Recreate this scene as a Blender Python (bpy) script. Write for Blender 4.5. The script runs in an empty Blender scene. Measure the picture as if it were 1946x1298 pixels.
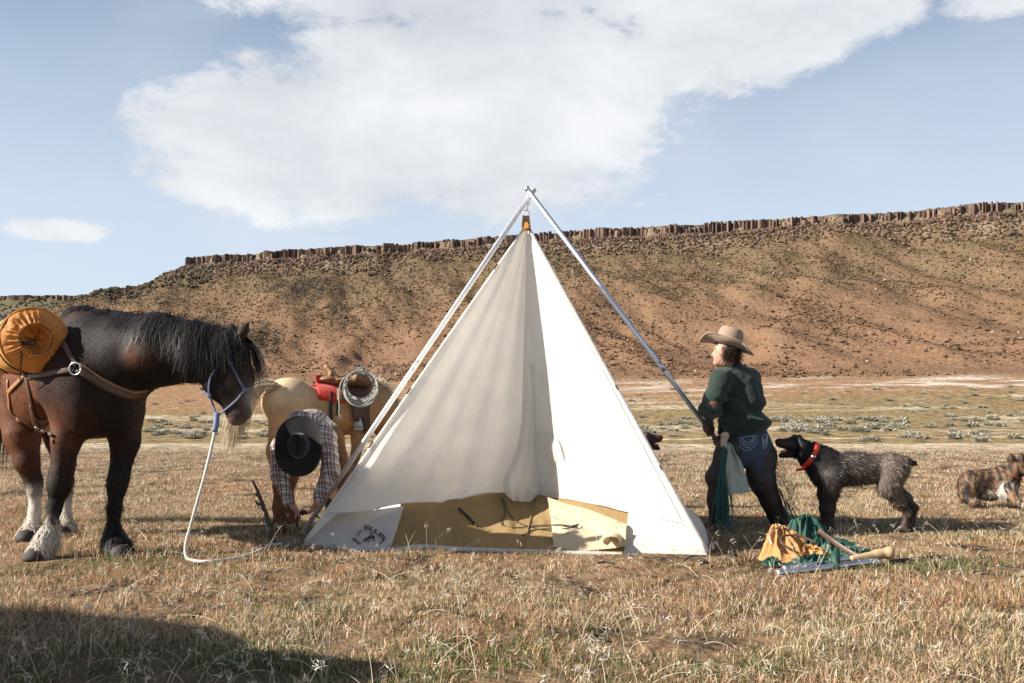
import bpy, math, random
import numpy as np

# ------------------------------------------------------------------ camera, sky, sun, exposure
scene = bpy.context.scene
COL = scene.collection
F, CX, HY, CH = 2000.0, 973.0, 785.0, 1.0      # focal length in photo pixels, optical axis, eye-level row, eye height (m)
SUN_EL, SUN_AZ = 31.0, 11.0                     # elevation; degrees the shadows swing away from the camera (they run to +X)
EXPOSURE = 1.05
SKY_STRENGTH = 0.06

cam_d = bpy.data.cameras.new('camera')
cam_d.sensor_width = 36.0
cam_d.lens = 36.0 * F / 1946.0
cam_d.shift_y = (HY - 649.0) / 1946.0
cam_d.clip_start, cam_d.clip_end = 0.05, 6000.0
cam = bpy.data.objects.new('camera', cam_d)
cam.location = (0, 0, CH)
cam.rotation_euler = (math.radians(90), 0, 0)
COL.objects.link(cam)
scene.camera = cam

TRAVEL = np.array([math.cos(math.radians(SUN_EL)) * math.cos(math.radians(SUN_AZ)),
                   math.cos(math.radians(SUN_EL)) * math.sin(math.radians(SUN_AZ)),
                   -math.sin(math.radians(SUN_EL))])
TO_SUN = -TRAVEL
sun_d = bpy.data.lights.new('sun', 'SUN')
sun_d.energy = 5.0
sun_d.angle = math.radians(0.55)
sun_d.color = (1.0, 0.94, 0.86)
sun = bpy.data.objects.new('sun', sun_d)
from mathutils import Vector
sun.rotation_euler = Vector(TO_SUN.tolist()).to_track_quat('Z', 'Y').to_euler()
sun.location = (-20, -5, 20)
COL.objects.link(sun)

def build_world():
    w = bpy.data.worlds.new('World')
    scene.world = w
    w.use_nodes = True
    nt = w.node_tree
    nt.nodes.clear()
    N, L = nt.nodes.new, nt.links.new
    def math_(op, a, b=None, clamp=False):
        n = N('ShaderNodeMath'); n.operation = op; n.use_clamp = clamp
        for i, v in enumerate((a, b)):
            if v is None: continue
            if isinstance(v, (int, float)): n.inputs[i].default_value = v
            else: L(v, n.inputs[i])
        return n.outputs[0]
    out = N('ShaderNodeOutputWorld'); bg = N('ShaderNodeBackground')
    sky = N('ShaderNodeTexSky'); sky.sky_type = 'NISHITA'; sky.sun_disc = False
    sky.sun_elevation = math.radians(SUN_EL)
    sky.sun_rotation = math.atan2(TO_SUN[0], TO_SUN[1])
    sky.altitude = 1300; sky.air_density = 1.0; sky.dust_density = 1.6; sky.ozone_density = 1.2
    tc = N('ShaderNodeTexCoord')
    sep = N('ShaderNodeSeparateXYZ'); L(tc.outputs['Generated'], sep.inputs[0])
    x, y, z = sep.outputs
    # a flat cloud layer seen in perspective: azimuth / elevation in tangent units
    az = math_('ARCTAN2', x, y)
    hyp = math_('SQRT', math_('ADD', math_('MULTIPLY', x, x), math_('MULTIPLY', y, y)))
    el = math_('DIVIDE', z, math_('MAXIMUM', hyp, 0.02))
    comb = N('ShaderNodeCombineXYZ'); L(az, comb.inputs[0]); L(math_('MULTIPLY', el, 1.7), comb.inputs[1])
    def noise(scale, detail, rough, off=0.0, dist=0.0):
        n = N('ShaderNodeTexNoise'); n.inputs['Scale'].default_value = scale
        n.inputs['Detail'].default_value = detail; n.inputs['Roughness'].default_value = rough
        n.inputs['Distortion'].default_value = dist
        if off:
            a = N('ShaderNodeVectorMath'); a.operation = 'ADD'; a.inputs[1].default_value = (off, off * .7, off * .3)
            L(comb.outputs[0], a.inputs[0]); L(a.outputs[0], n.inputs['Vector'])
        else:
            L(comb.outputs[0], n.inputs['Vector'])
        return n.outputs[0]
    n1 = noise(7.0, 8, 0.62, 3.1, 0.25)
    n2 = noise(3.0, 4, 0.5, 9.7, 0.2)
    n3 = noise(16.0, 8, 0.65, 1.7, 0.4)
    n4 = noise(46.0, 9, 0.7, 5.3, 0.6)
    # cloud banks: centre azimuth, centre elevation, half sizes, tilt
    banks = [(-0.175, 0.260, 0.205, 0.082, 0.06), (-0.02, 0.300, 0.21, 0.118, 0.04), (0.245, 0.37, 0.20, 0.066, 0.25),
             (0.455, 0.378, 0.075, 0.040, 0.12), (-0.405, 0.160, 0.052, 0.010, 0.0), (0.02, 0.43, 0.30, 0.07, 0.1),
             (-1.15, 0.30, 0.22, 0.07, 0.1), (1.2, 0.36, 0.3, 0.08, 0.1), (1.9, 0.3, 0.25, 0.06, 0.0),
             (-2.1, 0.36, 0.3, 0.08, 0.1), (2.8, 0.42, 0.35, 0.09, 0.1)]
    field = None
    for (a0, e0, ra, re, sh) in banks:
        da = math_('SUBTRACT', az, a0)
        de = math_('SUBTRACT', math_('SUBTRACT', el, e0), math_('MULTIPLY', da, sh))
        qa = math_('DIVIDE', da, ra); qe = math_('DIVIDE', de, re)
        v = math_('SUBTRACT', 1.0, math_('ADD', math_('MULTIPLY', qa, qa), math_('MULTIPLY', qe, qe)))
        if ra < 0.06: v = math_('SUBTRACT', math_('MULTIPLY', v, 0.45), 0.12)
        v = math_('MAXIMUM', v, -1.4)
        field = v if field is None else math_('MAXIMUM', field, v)
    den = math_('ADD', math_('MULTIPLY', field, 1.25), math_('MULTIPLY', math_('SUBTRACT', n1, 0.5), 2.2))
    den = math_('ADD', den, math_('MULTIPLY', math_('SUBTRACT', n3, 0.5), 1.5))
    den = math_('ADD', den, math_('MULTIPLY', math_('SUBTRACT', n4, 0.5), 0.8))
    mr = N('ShaderNodeMapRange'); mr.interpolation_type = 'SMOOTHSTEP'
    L(den, mr.inputs['Value']); mr.inputs['From Min'].default_value = -0.22; mr.inputs['From Max'].default_value = 0.50
    cover = math_('MULTIPLY', mr.outputs[0], 0.93)
    # faint high veil
    veil = N('ShaderNodeMapRange'); veil.interpolation_type = 'SMOOTHSTEP'
    L(n2, veil.inputs['Value']); veil.inputs['From Min'].default_value = 0.42; veil.inputs['From Max'].default_value = 0.8
    cover = math_('MAXIMUM', cover, math_('MULTIPLY', veil.outputs[0], 0.25))
    shade = N('ShaderNodeMapRange'); L(math_('ADD', math_('MULTIPLY', n1, .6), math_('MULTIPLY', n2, .55)), shade.inputs['Value'])
    shade.inputs['From Min'].default_value = 0.42; shade.inputs['From Max'].default_value = 0.72
    cc = N('ShaderNodeMixRGB'); L(shade.outputs[0], cc.inputs[0])
    cc.inputs[1].default_value = (5.5, 5.7, 6.1, 1); cc.inputs[2].default_value = (7.7, 7.8, 8.0, 1)
    # softened sky: the thin milky air of the plateau
    hz = N('ShaderNodeMapRange'); hz.interpolation_type = 'SMOOTHSTEP'
    L(el, hz.inputs['Value']); hz.inputs['From Min'].default_value = 0.55; hz.inputs['From Max'].default_value = 0.08
    milk = N('ShaderNodeMixRGB'); L(math_('ADD', math_('MULTIPLY', hz.outputs[0], 0.84), 0.0), milk.inputs[0])
    L(sky.outputs[0], milk.inputs[1]); milk.inputs[2].default_value = (5.9, 6.7, 7.7, 1)
    mix = N('ShaderNodeMixRGB'); L(cover, mix.inputs[0]); L(milk.outputs[0], mix.inputs[1]); L(cc.outputs[0], mix.inputs[2])
    L(mix.outputs[0], bg.inputs[0]); bg.inputs[1].default_value = SKY_STRENGTH
    L(bg.outputs[0], out.inputs[0])
build_world()

vs = scene.view_settings
vs.view_transform = 'Standard'; vs.look = 'None'; vs.gamma = 1.0; vs.use_curve_mapping = False
vs.exposure = EXPOSURE
scene.render.engine = 'CYCLES'
scene.cycles.use_denoising = True
scene.cycles.max_bounces = 6
scene.cycles.diffuse_bounces = 3
scene.cycles.transparent_max_bounces = 6
scene.cycles.sample_clamp_indirect = 6.0

# ------------------------------------------------------------------ small library
rng = np.random.default_rng(11)
A = np.array

def P(px, py, Y):
    """a point of the place: column / row of the photograph at distance Y"""
    return A([(px - CX) / F * Y, Y, CH - (py - HY) / F * Y])

def hash01(*ints):
    h = np.zeros(np.broadcast(*ints).shape, np.uint32) + np.uint32(2166136261)
    for i in ints:
        h = (h ^ np.asarray(i).astype(np.int64).astype(np.uint32)) * np.uint32(16777619)
        h ^= h >> np.uint32(13); h = h * np.uint32(1274126177); h ^= h >> np.uint32(16)
    return h.astype(np.float64) / 4294967295.0

def vnoise(*co, seed=0):
    co = [np.asarray(c, float) for c in co]
    fl = [np.floor(c) for c in co]
    fr = [c - f for c, f in zip(co, fl)]
    fr = [f * f * f * (f * (f * 6 - 15) + 10) for f in fr]
    fl = [f.astype(np.int64) for f in fl]
    tot = 0.0
    n = len(co)
    for k in range(2 ** n):
        w = 1.0; ii = []
        for j in range(n):
            b = (k >> j) & 1
            ii.append(fl[j] + b)
            w = w * (fr[j] if b else 1 - fr[j])
        tot = tot + w * hash01(*ii, np.int64(seed * 7919 + 13))
    return tot * 2 - 1

def fbm(*co, octaves=4, seed=0, rough=0.5, lac=2.03):
    a, s, t = 1.0, 0.0, 0.0
    for o in range(octaves):
        s = s + a * vnoise(*[c * lac ** o + 17.3 * o for c in co], seed=seed + o); t += a; a *= rough
    return s / t

def sstep(a, b, x):
    t = np.clip((np.asarray(x, float) - a) / (b - a), 0, 1)
    return t * t * (3 - 2 * t)

def np_mesh(name, verts, *polys):
    """mesh from numpy vertex array and any number of (N,k) polygon index arrays"""
    verts = np.asarray(verts, np.float32)
    me = bpy.data.meshes.new(name)
    me.vertices.add(len(verts)); me.vertices.foreach_set('co', verts.ravel())
    polys = [np.asarray(p, np.int32) for p in polys if len(p)]
    loops = np.concatenate([p.ravel() for p in polys])
    sizes = np.concatenate([np.full(len(p), p.shape[1], np.int32) for p in polys])
    starts = np.concatenate([[0], np.cumsum(sizes)[:-1]]).astype(np.int32)
    me.loops.add(len(loops)); me.loops.foreach_set('vertex_index', loops)
    me.polygons.add(len(sizes)); me.polygons.foreach_set('loop_start', starts)
    me.update(calc_edges=True)
    return me

def set_col(me, cols, name='col'):
    at = me.color_attributes.new(name, 'FLOAT_COLOR', 'POINT')
    c = np.ones((len(me.vertices), 4), np.float32); c[:, :3] = cols
    at.data.foreach_set('color', c.ravel())

def tag(o, label=None, cat=None, group=None, kind=None):
    if label: o['label'] = label
    if cat: o['category'] = cat
    if group: o['group'] = group
    if kind: o['kind'] = kind
    return o

def empty(name, loc, label=None, cat=None, group=None):
    o = bpy.data.objects.new(name, None); COL.objects.link(o)
    o.location = tuple(float(v) for v in loc); o.empty_display_size = 0.1
    return tag(o, label, cat, group)

def world_loc(o):
    v = A([0.0, 0, 0])
    while o is not None:
        v = v + A(o.location); o = o.parent
    return v

def link(name, me, mat, parent=None, loc=None, smooth=True):
    """me holds world coordinates: shift them to the object's own origin"""
    o = bpy.data.objects.new(name, me); COL.objects.link(o)
    base = A([0.0, 0, 0]) if loc is None else A(loc, float)
    pw = world_loc(parent) if parent is not None else A([0.0, 0, 0])
    if loc is None and parent is not None: base = pw
    co = np.empty(len(me.vertices) * 3, np.float32); me.vertices.foreach_get('co', co)
    co = co.reshape(-1, 3) - base.astype(np.float32); me.vertices.foreach_set('co', co.ravel())
    o.location = tuple((base - pw).tolist())
    if parent is not None: o.parent = parent
    for m in (mat if isinstance(mat, (list, tuple)) else [mat]): me.materials.append(m)
    if smooth: me.shade_smooth()
    else: me.shade_flat()
    me.update()
    return o

def merge(parts):
    """list of (verts, quads, tris, cols) -> one"""
    vs_, qs, ts, cs = [], [], [], []
    n = 0
    for v, q, t, c in parts:
        vs_.append(v)
        if len(q): qs.append(np.asarray(q) + n)
        if len(t): ts.append(np.asarray(t) + n)
        cs.append(np.broadcast_to(c, (len(v), 3)) if c is not None else np.full((len(v), 3), .5))
        n += len(v)
    return (np.concatenate(vs_), np.concatenate(qs) if qs else np.zeros((0, 4), int),
            np.concatenate(ts) if ts else np.zeros((0, 3), int), np.concatenate(cs))

def spline(pts, n=8):
    """Catmull-Rom through points (any dimension)"""
    p = np.asarray(pts, float)
    if len(p) < 3:
        t = np.linspace(0, 1, n + 1)[:, None]; return p[0] * (1 - t) + p[1] * t
    e = np.vstack([2 * p[0] - p[1], p, 2 * p[-1] - p[-2]])
    out = []
    for i in range(len(p) - 1):
        a, b, c, d = e[i:i + 4]
        t = np.linspace(0, 1, n, endpoint=False)[:, None]
        out.append(.5 * (2 * b + (c - a) * t + (2 * a - 5 * b + 4 * c - d) * t ** 2 + (3 * b - a - 3 * c + d) * t ** 3))
    out.append(p[-1:])
    return np.vstack(out)

def frames(pts):
    T = np.gradient(pts, axis=0); T /= np.linalg.norm(T, axis=1)[:, None] + 1e-9
    up = A([0, 0, 1.0]) if abs(T[0][2]) < .9 else A([0, 1.0, 0])
    U = np.zeros_like(T); V = np.zeros_like(T)
    u = np.cross(T[0], up); u /= np.linalg.norm(u)
    for i in range(len(pts)):
        u = u - T[i] * np.dot(u, T[i]); u /= np.linalg.norm(u) + 1e-9
        U[i] = u; V[i] = np.cross(T[i], u)
    return T, U, V

def tube(pts, r, sides=8, smooth=8, ru=1.0, rv=1.0, col=None, caps=True):
    pts = np.asarray(pts, float)
    if smooth and len(pts) > 2:
        if np.ndim(r): r = spline(np.asarray(r, float)[:, None], smooth)[:, 0]
        pts = spline(pts, smooth)
    n = len(pts); r = np.broadcast_to(r, (n,)) if np.ndim(r) == 0 or len(r) == n else np.interp(np.linspace(0, 1, n), np.linspace(0, 1, len(r)), r)
    T, U, V = frames(pts)
    a = np.linspace(0, 2 * math.pi, sides, endpoint=False)
    ring = (pts[:, None] + r[:, None, None] * (U[:, None] * np.cos(a)[None, :, None] * ru + V[:, None] * np.sin(a)[None, :, None] * rv)).reshape(-1, 3)
    i = np.arange(n - 1)[:, None] * sides; j = np.arange(sides)[None, :]; k = (j + 1) % sides
    q = np.stack([i + j, i + k, i + k + sides, i + j + sides], -1).reshape(-1, 4)
    t = []
    if caps:
        ring = np.vstack([ring, pts[0], pts[-1]]); m = n * sides
        jj = np.arange(sides); kk = (jj + 1) % sides
        t = np.vstack([np.stack([kk, jj, np.full(sides, m)], -1), np.stack([jj + m - sides, kk + m - sides, np.full(sides, m + 1)], -1)])
    return ring, q, t, col

def add_tube(name, pts, r, mat, parent=None, loc=None, **kw):
    v, q, t, c = tube(pts, r, **kw)
    return link(name, np_mesh(name, v, q, t), mat, parent, loc)

def grid_faces(nu, nv, wrap=False):
    i = np.arange(nu - 1)[:, None]; j = np.arange(nv if wrap else nv - 1)[None, :]
    k = (j + 1) % nv
    return np.stack([i * nv + j, i * nv + k, (i + 1) * nv + k, (i + 1) * nv + j], -1).reshape(-1, 4)

def sheet(pts, thick=0.0, nrm=None):
    """(nu,nv,3) grid -> verts, quads; thickness gives it a back and an edge"""
    nu, nv, _ = pts.shape
    v = pts.reshape(-1, 3); q = grid_faces(nu, nv)
    if not thick: return v, q
    du = np.gradient(pts, axis=0); dv = np.gradient(pts, axis=1)
    n = np.cross(du, dv); n /= np.linalg.norm(n, axis=2, keepdims=True) + 1e-9
    b = (pts - n * thick).reshape(-1, 3); m = nu * nv
    idx = np.arange(m).reshape(nu, nv)
    loop = np.concatenate([idx[0, :], idx[1:, -1], idx[-1, ::-1][1:], idx[::-1, 0][1:-1]])
    l2 = np.roll(loop, -1)
    e = np.stack([loop, loop + m, l2 + m, l2], -1)
    return np.vstack([v, b]), np.vstack([q, q[:, ::-1] + m, e])

def sheet_obj(name, pts, mat, parent=None, thick=0.0, loc=None, cols=None):
    v, q = sheet(pts, thick)
    me = np_mesh(name, v, q)
    if cols is not None:
        c = cols.reshape(-1, 3); set_col(me, np.vstack([c, c]) if thick else c)
    return link(name, me, mat, parent, loc)

def box_v(c, half, R=None):
    s = A([[x, y, z] for x in (-1, 1) for y in (-1, 1) for z in (-1, 1)], float) * A(half)
    if R is not None: s = s @ np.asarray(R).T
    q = A([[0, 1, 3, 2], [4, 6, 7, 5], [0, 4, 5, 1], [2, 3, 7, 6], [0, 2, 6, 4], [1, 5, 7, 3]])
    return s + A(c), q, [], None

def rotz(a):
    c, s = math.cos(a), math.sin(a); return A([[c, -s, 0], [s, c, 0], [0, 0, 1.0]])

def axes(zdir, hint=(0, 0, 1)):
    """rotation matrix whose columns are x, y and the given z direction"""
    z = A(zdir, float); z /= np.linalg.norm(z)
    x = np.cross(A(hint, float), z)
    if np.linalg.norm(x) < 1e-4: x = np.cross(A([0, 1.0, 0]), z)
    x /= np.linalg.norm(x)
    return np.stack([x, np.cross(z, x), z], 1)

def hairs(roots, dirs, lens, width, seg=4, droop=0.3, curl=0.15, col=None, face=None, seed=1, tip=0.15):
    """ribbon strands; droop pulls them down, curl wanders"""
    r = np.random.default_rng(seed); n = len(roots)
    dirs = dirs / (np.linalg.norm(dirs, axis=1, keepdims=True) + 1e-9)
    lens = np.broadcast_to(lens, (n,)); width = np.broadcast_to(width, (n,))
    w = r.normal(size=(n, 3)) * curl
    p = np.array(roots, float); d = dirs.copy(); P_ = [p.copy()]; D_ = [d.copy()]
    for s in range(seg):
        d = d + w * (1.0 / seg) + A([0, 0, -1.0]) * droop / seg; w = w * .8 + r.normal(size=(n, 3)) * curl * .35
        d /= np.linalg.norm(d, axis=1, keepdims=True)
        p = p + d * (lens / seg)[:, None]; P_.append(p.copy()); D_.append(d.copy())
    f = r.normal(size=(n, 3)) if face is None else np.broadcast_to(face, (n, 3)) + r.normal(size=(n, 3)) * .35
    vs_ = []
    for k in range(seg + 1):
        side = np.cross(D_[k], f); side /= np.linalg.norm(side, axis=1, keepdims=True) + 1e-9
        wk = width * (1 - (1 - tip) * (k / seg) ** 1.3)
        vs_ += [P_[k] - side * wk[:, None] / 2, P_[k] + side * wk[:, None] / 2]
    v = np.stack(vs_, 1).reshape(-1, 3)
    m = 2 * (seg + 1)
    base = (np.arange(n) * m)[:, None, None]
    k = np.arange(seg)[None, :, None] * 2
    q = (base + k + A([0, 1, 3, 2])[None, None, :]).reshape(-1, 4)
    c = None
    if col is not None: c = np.repeat(np.broadcast_to(col, (n, 3)), m, 0)
    return v, q, [], c

# ------------------------------------------------------------------ implicit bodies
class Body:
    """smooth union of tapered capsules and ellipsoids, turned into one continuous surface"""
    def __init__(self, k=0.05): self.p = []; self.k = k
    def cone(self, a, b, ra, rb, col=None, k=None, sub=False, flat=None):
        self.p.append(dict(t='c', a=A(a, float), b=A(b, float), ra=ra, rb=rb, col=col, k=k or self.k, sub=sub, flat=flat)); return self
    def chain(self, pts, rs, col=None, k=None):
        for i in range(len(pts) - 1):
            c = col[i] if isinstance(col, list) else col
            self.cone(pts[i], pts[i + 1], rs[i], rs[i + 1], c, k)
        return self
    def ell(self, c, r, R=None, col=None, k=None, sub=False):
        self.p.append(dict(t='e', c=A(c, float), r=A(r, float), R=np.eye(3) if R is None else np.asarray(R), col=col, k=k or self.k, sub=sub)); return self
    @staticmethod
    def dist(p, X):
        if p['t'] == 'c':
            a, b = p['a'], p['b']; ab = b - a; L2 = ab @ ab + 1e-12
            t = np.clip(((X - a) @ ab) / L2, 0, 1)
            d = X - a - t[..., None] * ab
            if p.get('flat') is not None:
                n, s = p['flat']; n = A(n, float) / np.linalg.norm(n); dn = d @ n
                d = d + (dn * (1.0 / s - 1))[..., None] * n
                return (np.linalg.norm(d, axis=-1) - (p['ra'] + (p['rb'] - p['ra']) * t)) * max(s, .5)
            return np.linalg.norm(d, axis=-1) - (p['ra'] + (p['rb'] - p['ra']) * t)
        q = (X - p['c']) @ p['R']
        k0 = np.linalg.norm(q / p['r'], axis=-1); k1 = np.linalg.norm(q / p['r'] ** 2, axis=-1)
        return k0 * (k0 - 1.0) / (k1 + 1e-9)
    def bounds(self, p):
        if p['t'] == 'c':
            r = max(p['ra'], p['rb']) * (max(1.0, p['flat'][1]) if p.get('flat') is not None else 1)
            return np.minimum(p['a'], p['b']) - r, np.maximum(p['a'], p['b']) + r
        r = p['r'].max(); e = np.abs(p['R']) @ p['r']; return p['c'] - e, p['c'] + e
    def field(self, X):
        D = np.full(X.shape[:-1], 1.0)
        for p in self.p:
            d = self.dist(p, X); D = self.comb(D, d, p)
        return D
    @staticmethod
    def comb(D, d, p):
        k = p['k']
        if p['sub']:
            h = np.clip(.5 - .5 * (D + d) / k, 0, 1); return D * (1 - h) + (-d) * h + k * h * (1 - h)
        h = np.clip(.5 + .5 * (D - d) / k, 0, 1); return D * (1 - h) + d * h - k * h * (1 - h)
    def mesh(self, h, disp=None, cut=None, pad=0.04, inflate=0.0):
        lo = np.min([self.bounds(p)[0] for p in self.p if not p['sub']], 0) - pad - inflate
        hi = np.max([self.bounds(p)[1] for p in self.p if not p['sub']], 0) + pad + inflate
        n = np.ceil((hi - lo) / h).astype(int) + 1
        ax = [lo[i] + h * np.arange(n[i]) for i in range(3)]
        D = np.full(n, 0.5, np.float32)
        for p in self.p:
            a, b = self.bounds(p); m = p['k'] + 3 * h + inflate
            i0 = np.clip(np.floor((a - m - lo) / h).astype(int), 0, n - 1); i1 = np.clip(np.ceil((b + m - lo) / h).astype(int) + 1, 1, n)
            X = np.stack(np.meshgrid(*[ax[i][i0[i]:i1[i]] for i in range(3)], indexing='ij'), -1)
            sl = tuple(slice(i0[i], i1[i]) for i in range(3))
            D[sl] = self.comb(D[sl], self.dist(p, X), p)
        if inflate: D -= inflate
        if disp is not None or cut is not None:
            near = np.abs(D) < 0.12
            I = np.argwhere(near); X = lo + I * h
            if disp is not None: D[near] += disp(X).astype(np.float32)
            if cut is not None: D[near] = np.maximum(D[near], cut(X))
            if cut is not None:
                deep = D < -0.1
                if deep.any():
                    X = lo + np.argwhere(deep) * h; D[deep] = np.maximum(D[deep], cut(X))
        return surface_nets(D, lo, h)
    def colour(self, V, sharp=0.02, default=(.5, .5, .5)):
        W = np.zeros(len(V)); C = np.zeros((len(V), 3))
        for p in self.p:
            if p['sub'] or p['col'] is None: continue
            w = np.exp(-np.clip(self.dist(p, V), -.05, 1) / sharp); W += w; C += w[:, None] * A(p['col'])
        return np.where(W[:, None] > 1e-12, C / (W[:, None] + 1e-30), A(default))

def surface_nets(D, lo, h):
    S = D < 0
    n = A(D.shape)
    c = [S[i:n[0] - 1 + i, j:n[1] - 1 + j, k:n[2] - 1 + k] for i in (0, 1) for j in (0, 1) for k in (0, 1)]
    cnt = sum(x.astype(np.int8) for x in c)
    cells = np.argwhere((cnt > 0) & (cnt < 8))
    vid = np.full(n - 1, -1, np.int64); vid[tuple(cells.T)] = np.arange(len(cells))
    corners = A([[i, j, k] for i in (0, 1) for j in (0, 1) for k in (0, 1)])
    val = np.stack([D[tuple((cells + o).T)] for o in corners], 1)
    acc = np.zeros((len(cells), 3)); num = np.zeros(len(cells))
    for a in range(8):
        for b in range(a + 1, 8):
            if np.abs(corners[a] - corners[b]).sum() != 1: continue
            x = (val[:, a] < 0) != (val[:, b] < 0)
            t = np.where(x, val[:, a] / (val[:, a] - val[:, b] + 1e-12), 0)
            acc += np.where(x[:, None], corners[a] + t[:, None] * (corners[b] - corners[a]), 0); num += x
    V = lo + (cells + acc / num[:, None]) * h
    quads = []
    for ax in range(3):
        o = np.zeros(3, int); o[ax] = 1
        s0 = S[tuple(slice(0, n[i] - o[i]) for i in range(3))]; s1 = S[tuple(slice(o[i], n[i]) for i in range(3))]
        e = np.argwhere(s0 != s1)
        u, w = [(1, 2), (2, 0), (0, 1)][ax]
        e = e[(e[:, u] > 0) & (e[:, w] > 0) & (e[:, u] < n[u] - 1) & (e[:, w] < n[w] - 1)]
        du = np.zeros(3, int); du[u] = 1; dw = np.zeros(3, int); dw[w] = 1
        q = np.stack([vid[tuple((e - du - dw).T)], vid[tuple((e - dw).T)], vid[tuple(e.T)], vid[tuple((e - du).T)]], 1)
        flip = ~S[tuple(e.T)]
        q[flip] = q[flip][:, ::-1]
        quads.append(q)
    Q = np.vstack(quads)
    return V, Q[(Q >= 0).all(1)]

def relax(V, Q, it=2, f=.5):
    e = np.vstack([Q[:, [0, 1]], Q[:, [1, 2]], Q[:, [2, 3]], Q[:, [3, 0]]])
    for _ in range(it):
        s = np.zeros_like(V); c = np.zeros(len(V))
        for a, b in ((0, 1), (1, 0)):
            for d in range(3): s[:, d] += np.bincount(e[:, a], V[e[:, b], d], len(V))
            c += np.bincount(e[:, a], minlength=len(V))
        V = V * (1 - f) + f * s / np.maximum(c, 1)[:, None]
    return V

def vnormals(V, Q):
    n = np.cross(V[Q[:, 2]] - V[Q[:, 0]], V[Q[:, 3]] - V[Q[:, 1]])
    N = np.zeros_like(V)
    for k in range(4):
        for d in range(3): N[:, d] += np.bincount(Q[:, k], n[:, d], len(V))
    return N / (np.linalg.norm(N, axis=1, keepdims=True) + 1e-12)

# ------------------------------------------------------------------ materials
MATS = {}
def mat(name, base=(.5, .5, .5), rough=.7, attr=None, var=.25, vscale=8.0, vdetail=5, bump=0.0, bscale=40.0, bdist=.01,
        metal=0.0, sheen=0.0, spec=.5, trans=0.0, second=None, coords='Object', stretch=None, coat=0.0):
    """procedural principled material: base (or a colour attribute) varied by noise, noise bump, optional thin translucency"""
    if name in MATS: return MATS[name]
    m = bpy.data.materials.new(name); m.use_nodes = True; nt = m.node_tree; N, L = nt.nodes.new, nt.links.new
    b = nt.nodes['Principled BSDF']; out = nt.nodes['Material Output']
    tc = N('ShaderNodeTexCoord'); vec = tc.outputs[coords]
    if stretch:
        mp = N('ShaderNodeMapping'); mp.inputs['Scale'].default_value = stretch; L(vec, mp.inputs[0]); vec = mp.outputs[0]
    n = N('ShaderNodeTexNoise'); n.inputs['Scale'].default_value = vscale; n.inputs['Detail'].default_value = vdetail
    n.inputs['Roughness'].default_value = .6; L(vec, n.inputs['Vector'])
    if attr:
        a = N('ShaderNodeAttribute'); a.attribute_name = attr; src = a.outputs['Color']
    else:
        r = N('ShaderNodeRGB'); r.outputs[0].default_value = (*base, 1); src = r.outputs[0]
    if second:
        mx = N('ShaderNodeMixRGB'); mr = N('ShaderNodeMapRange'); L(n.outputs[0], mr.inputs[0])
        mr.inputs[1].default_value = .38; mr.inputs[2].default_value = .62; L(mr.outputs[0], mx.inputs[0])
        L(src, mx.inputs[1]); mx.inputs[2].default_value = (*second, 1); src = mx.outputs[0]
    n2 = N('ShaderNodeTexNoise'); n2.inputs['Scale'].default_value = vscale * 3.7; n2.inputs['Detail'].default_value = 4; L(vec, n2.inputs['Vector'])
    ad = N('ShaderNodeMath'); ad.operation = 'ADD'; L(n.outputs[0], ad.inputs[0]); L(n2.outputs[0], ad.inputs[1])
    mr = N('ShaderNodeMapRange'); L(ad.outputs[0], mr.inputs[0]); mr.inputs[1].default_value = .6; mr.inputs[2].default_value = 1.4
    mr.inputs[3].default_value = 1 - var; mr.inputs[4].default_value = 1 + var
    mu = N('ShaderNodeMixRGB'); mu.blend_type = 'MULTIPLY'; mu.inputs[0].default_value = 1; L(src, mu.inputs[1]); L(mr.outputs[0], mu.inputs[2])
    L(mu.outputs[0], b.inputs['Base Color'])
    b.inputs['Roughness'].default_value = rough; b.inputs['Metallic'].default_value = metal
    b.inputs['Specular IOR Level'].default_value = spec
    if sheen: b.inputs['Sheen Weight'].default_value = sheen; b.inputs['Sheen Roughness'].default_value = .4
    if coat: b.inputs['Coat Weight'].default_value = coat
    if bump:
        bn = N('ShaderNodeTexNoise'); bn.inputs['Scale'].default_value = bscale; bn.inputs['Detail'].default_value = 5; L(vec, bn.inputs['Vector'])
        bp = N('ShaderNodeBump'); bp.inputs['Strength'].default_value = bump; bp.inputs['Distance'].default_value = bdist
        L(bn.outputs[0], bp.inputs['Height']); L(bp.outputs[0], b.inputs['Normal'])
    if trans:
        tr = N('ShaderNodeBsdfTranslucent'); L(mu.outputs[0], tr.inputs[0])
        ms = N('ShaderNodeMixShader'); ms.inputs[0].default_value = trans; L(b.outputs[0], ms.inputs[1]); L(tr.outputs[0], ms.inputs[2])
        L(ms.outputs[0], out.inputs[0])
    MATS[name] = m
    return m
# ------------------------------------------------------------------ the land
R0 = A([219.0, 450.0]); DL = A([-0.931, 0.366]); NQ = A([-0.366, -0.931]); S_END = 437.0   # rim line, its direction, outward normal
RIM_Z = 92.0

def rim_coords(x, y):
    dx, dy = x - R0[0], y - R0[1]
    return dx * DL[0] + dy * DL[1], dx * NQ[0] + dy * NQ[1]          # along the rim (to the left), out from the rim

def rim_wobble(s):
    return 5.0 * fbm(s / 60.0, s * 0 + 3.0, octaves=4, seed=5, rough=.55) + 2.0 * vnoise(s / 11.0, s * 0 + 1.0, seed=8)

def rim_q(x, y):
    s, q = rim_coords(x, y)
    q = q - rim_wobble(s)
    e = np.maximum(0, s - S_END)
    return s, np.where(e > 0, np.where(q > 0, np.sqrt(q * q + e * e), e), q)

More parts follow.
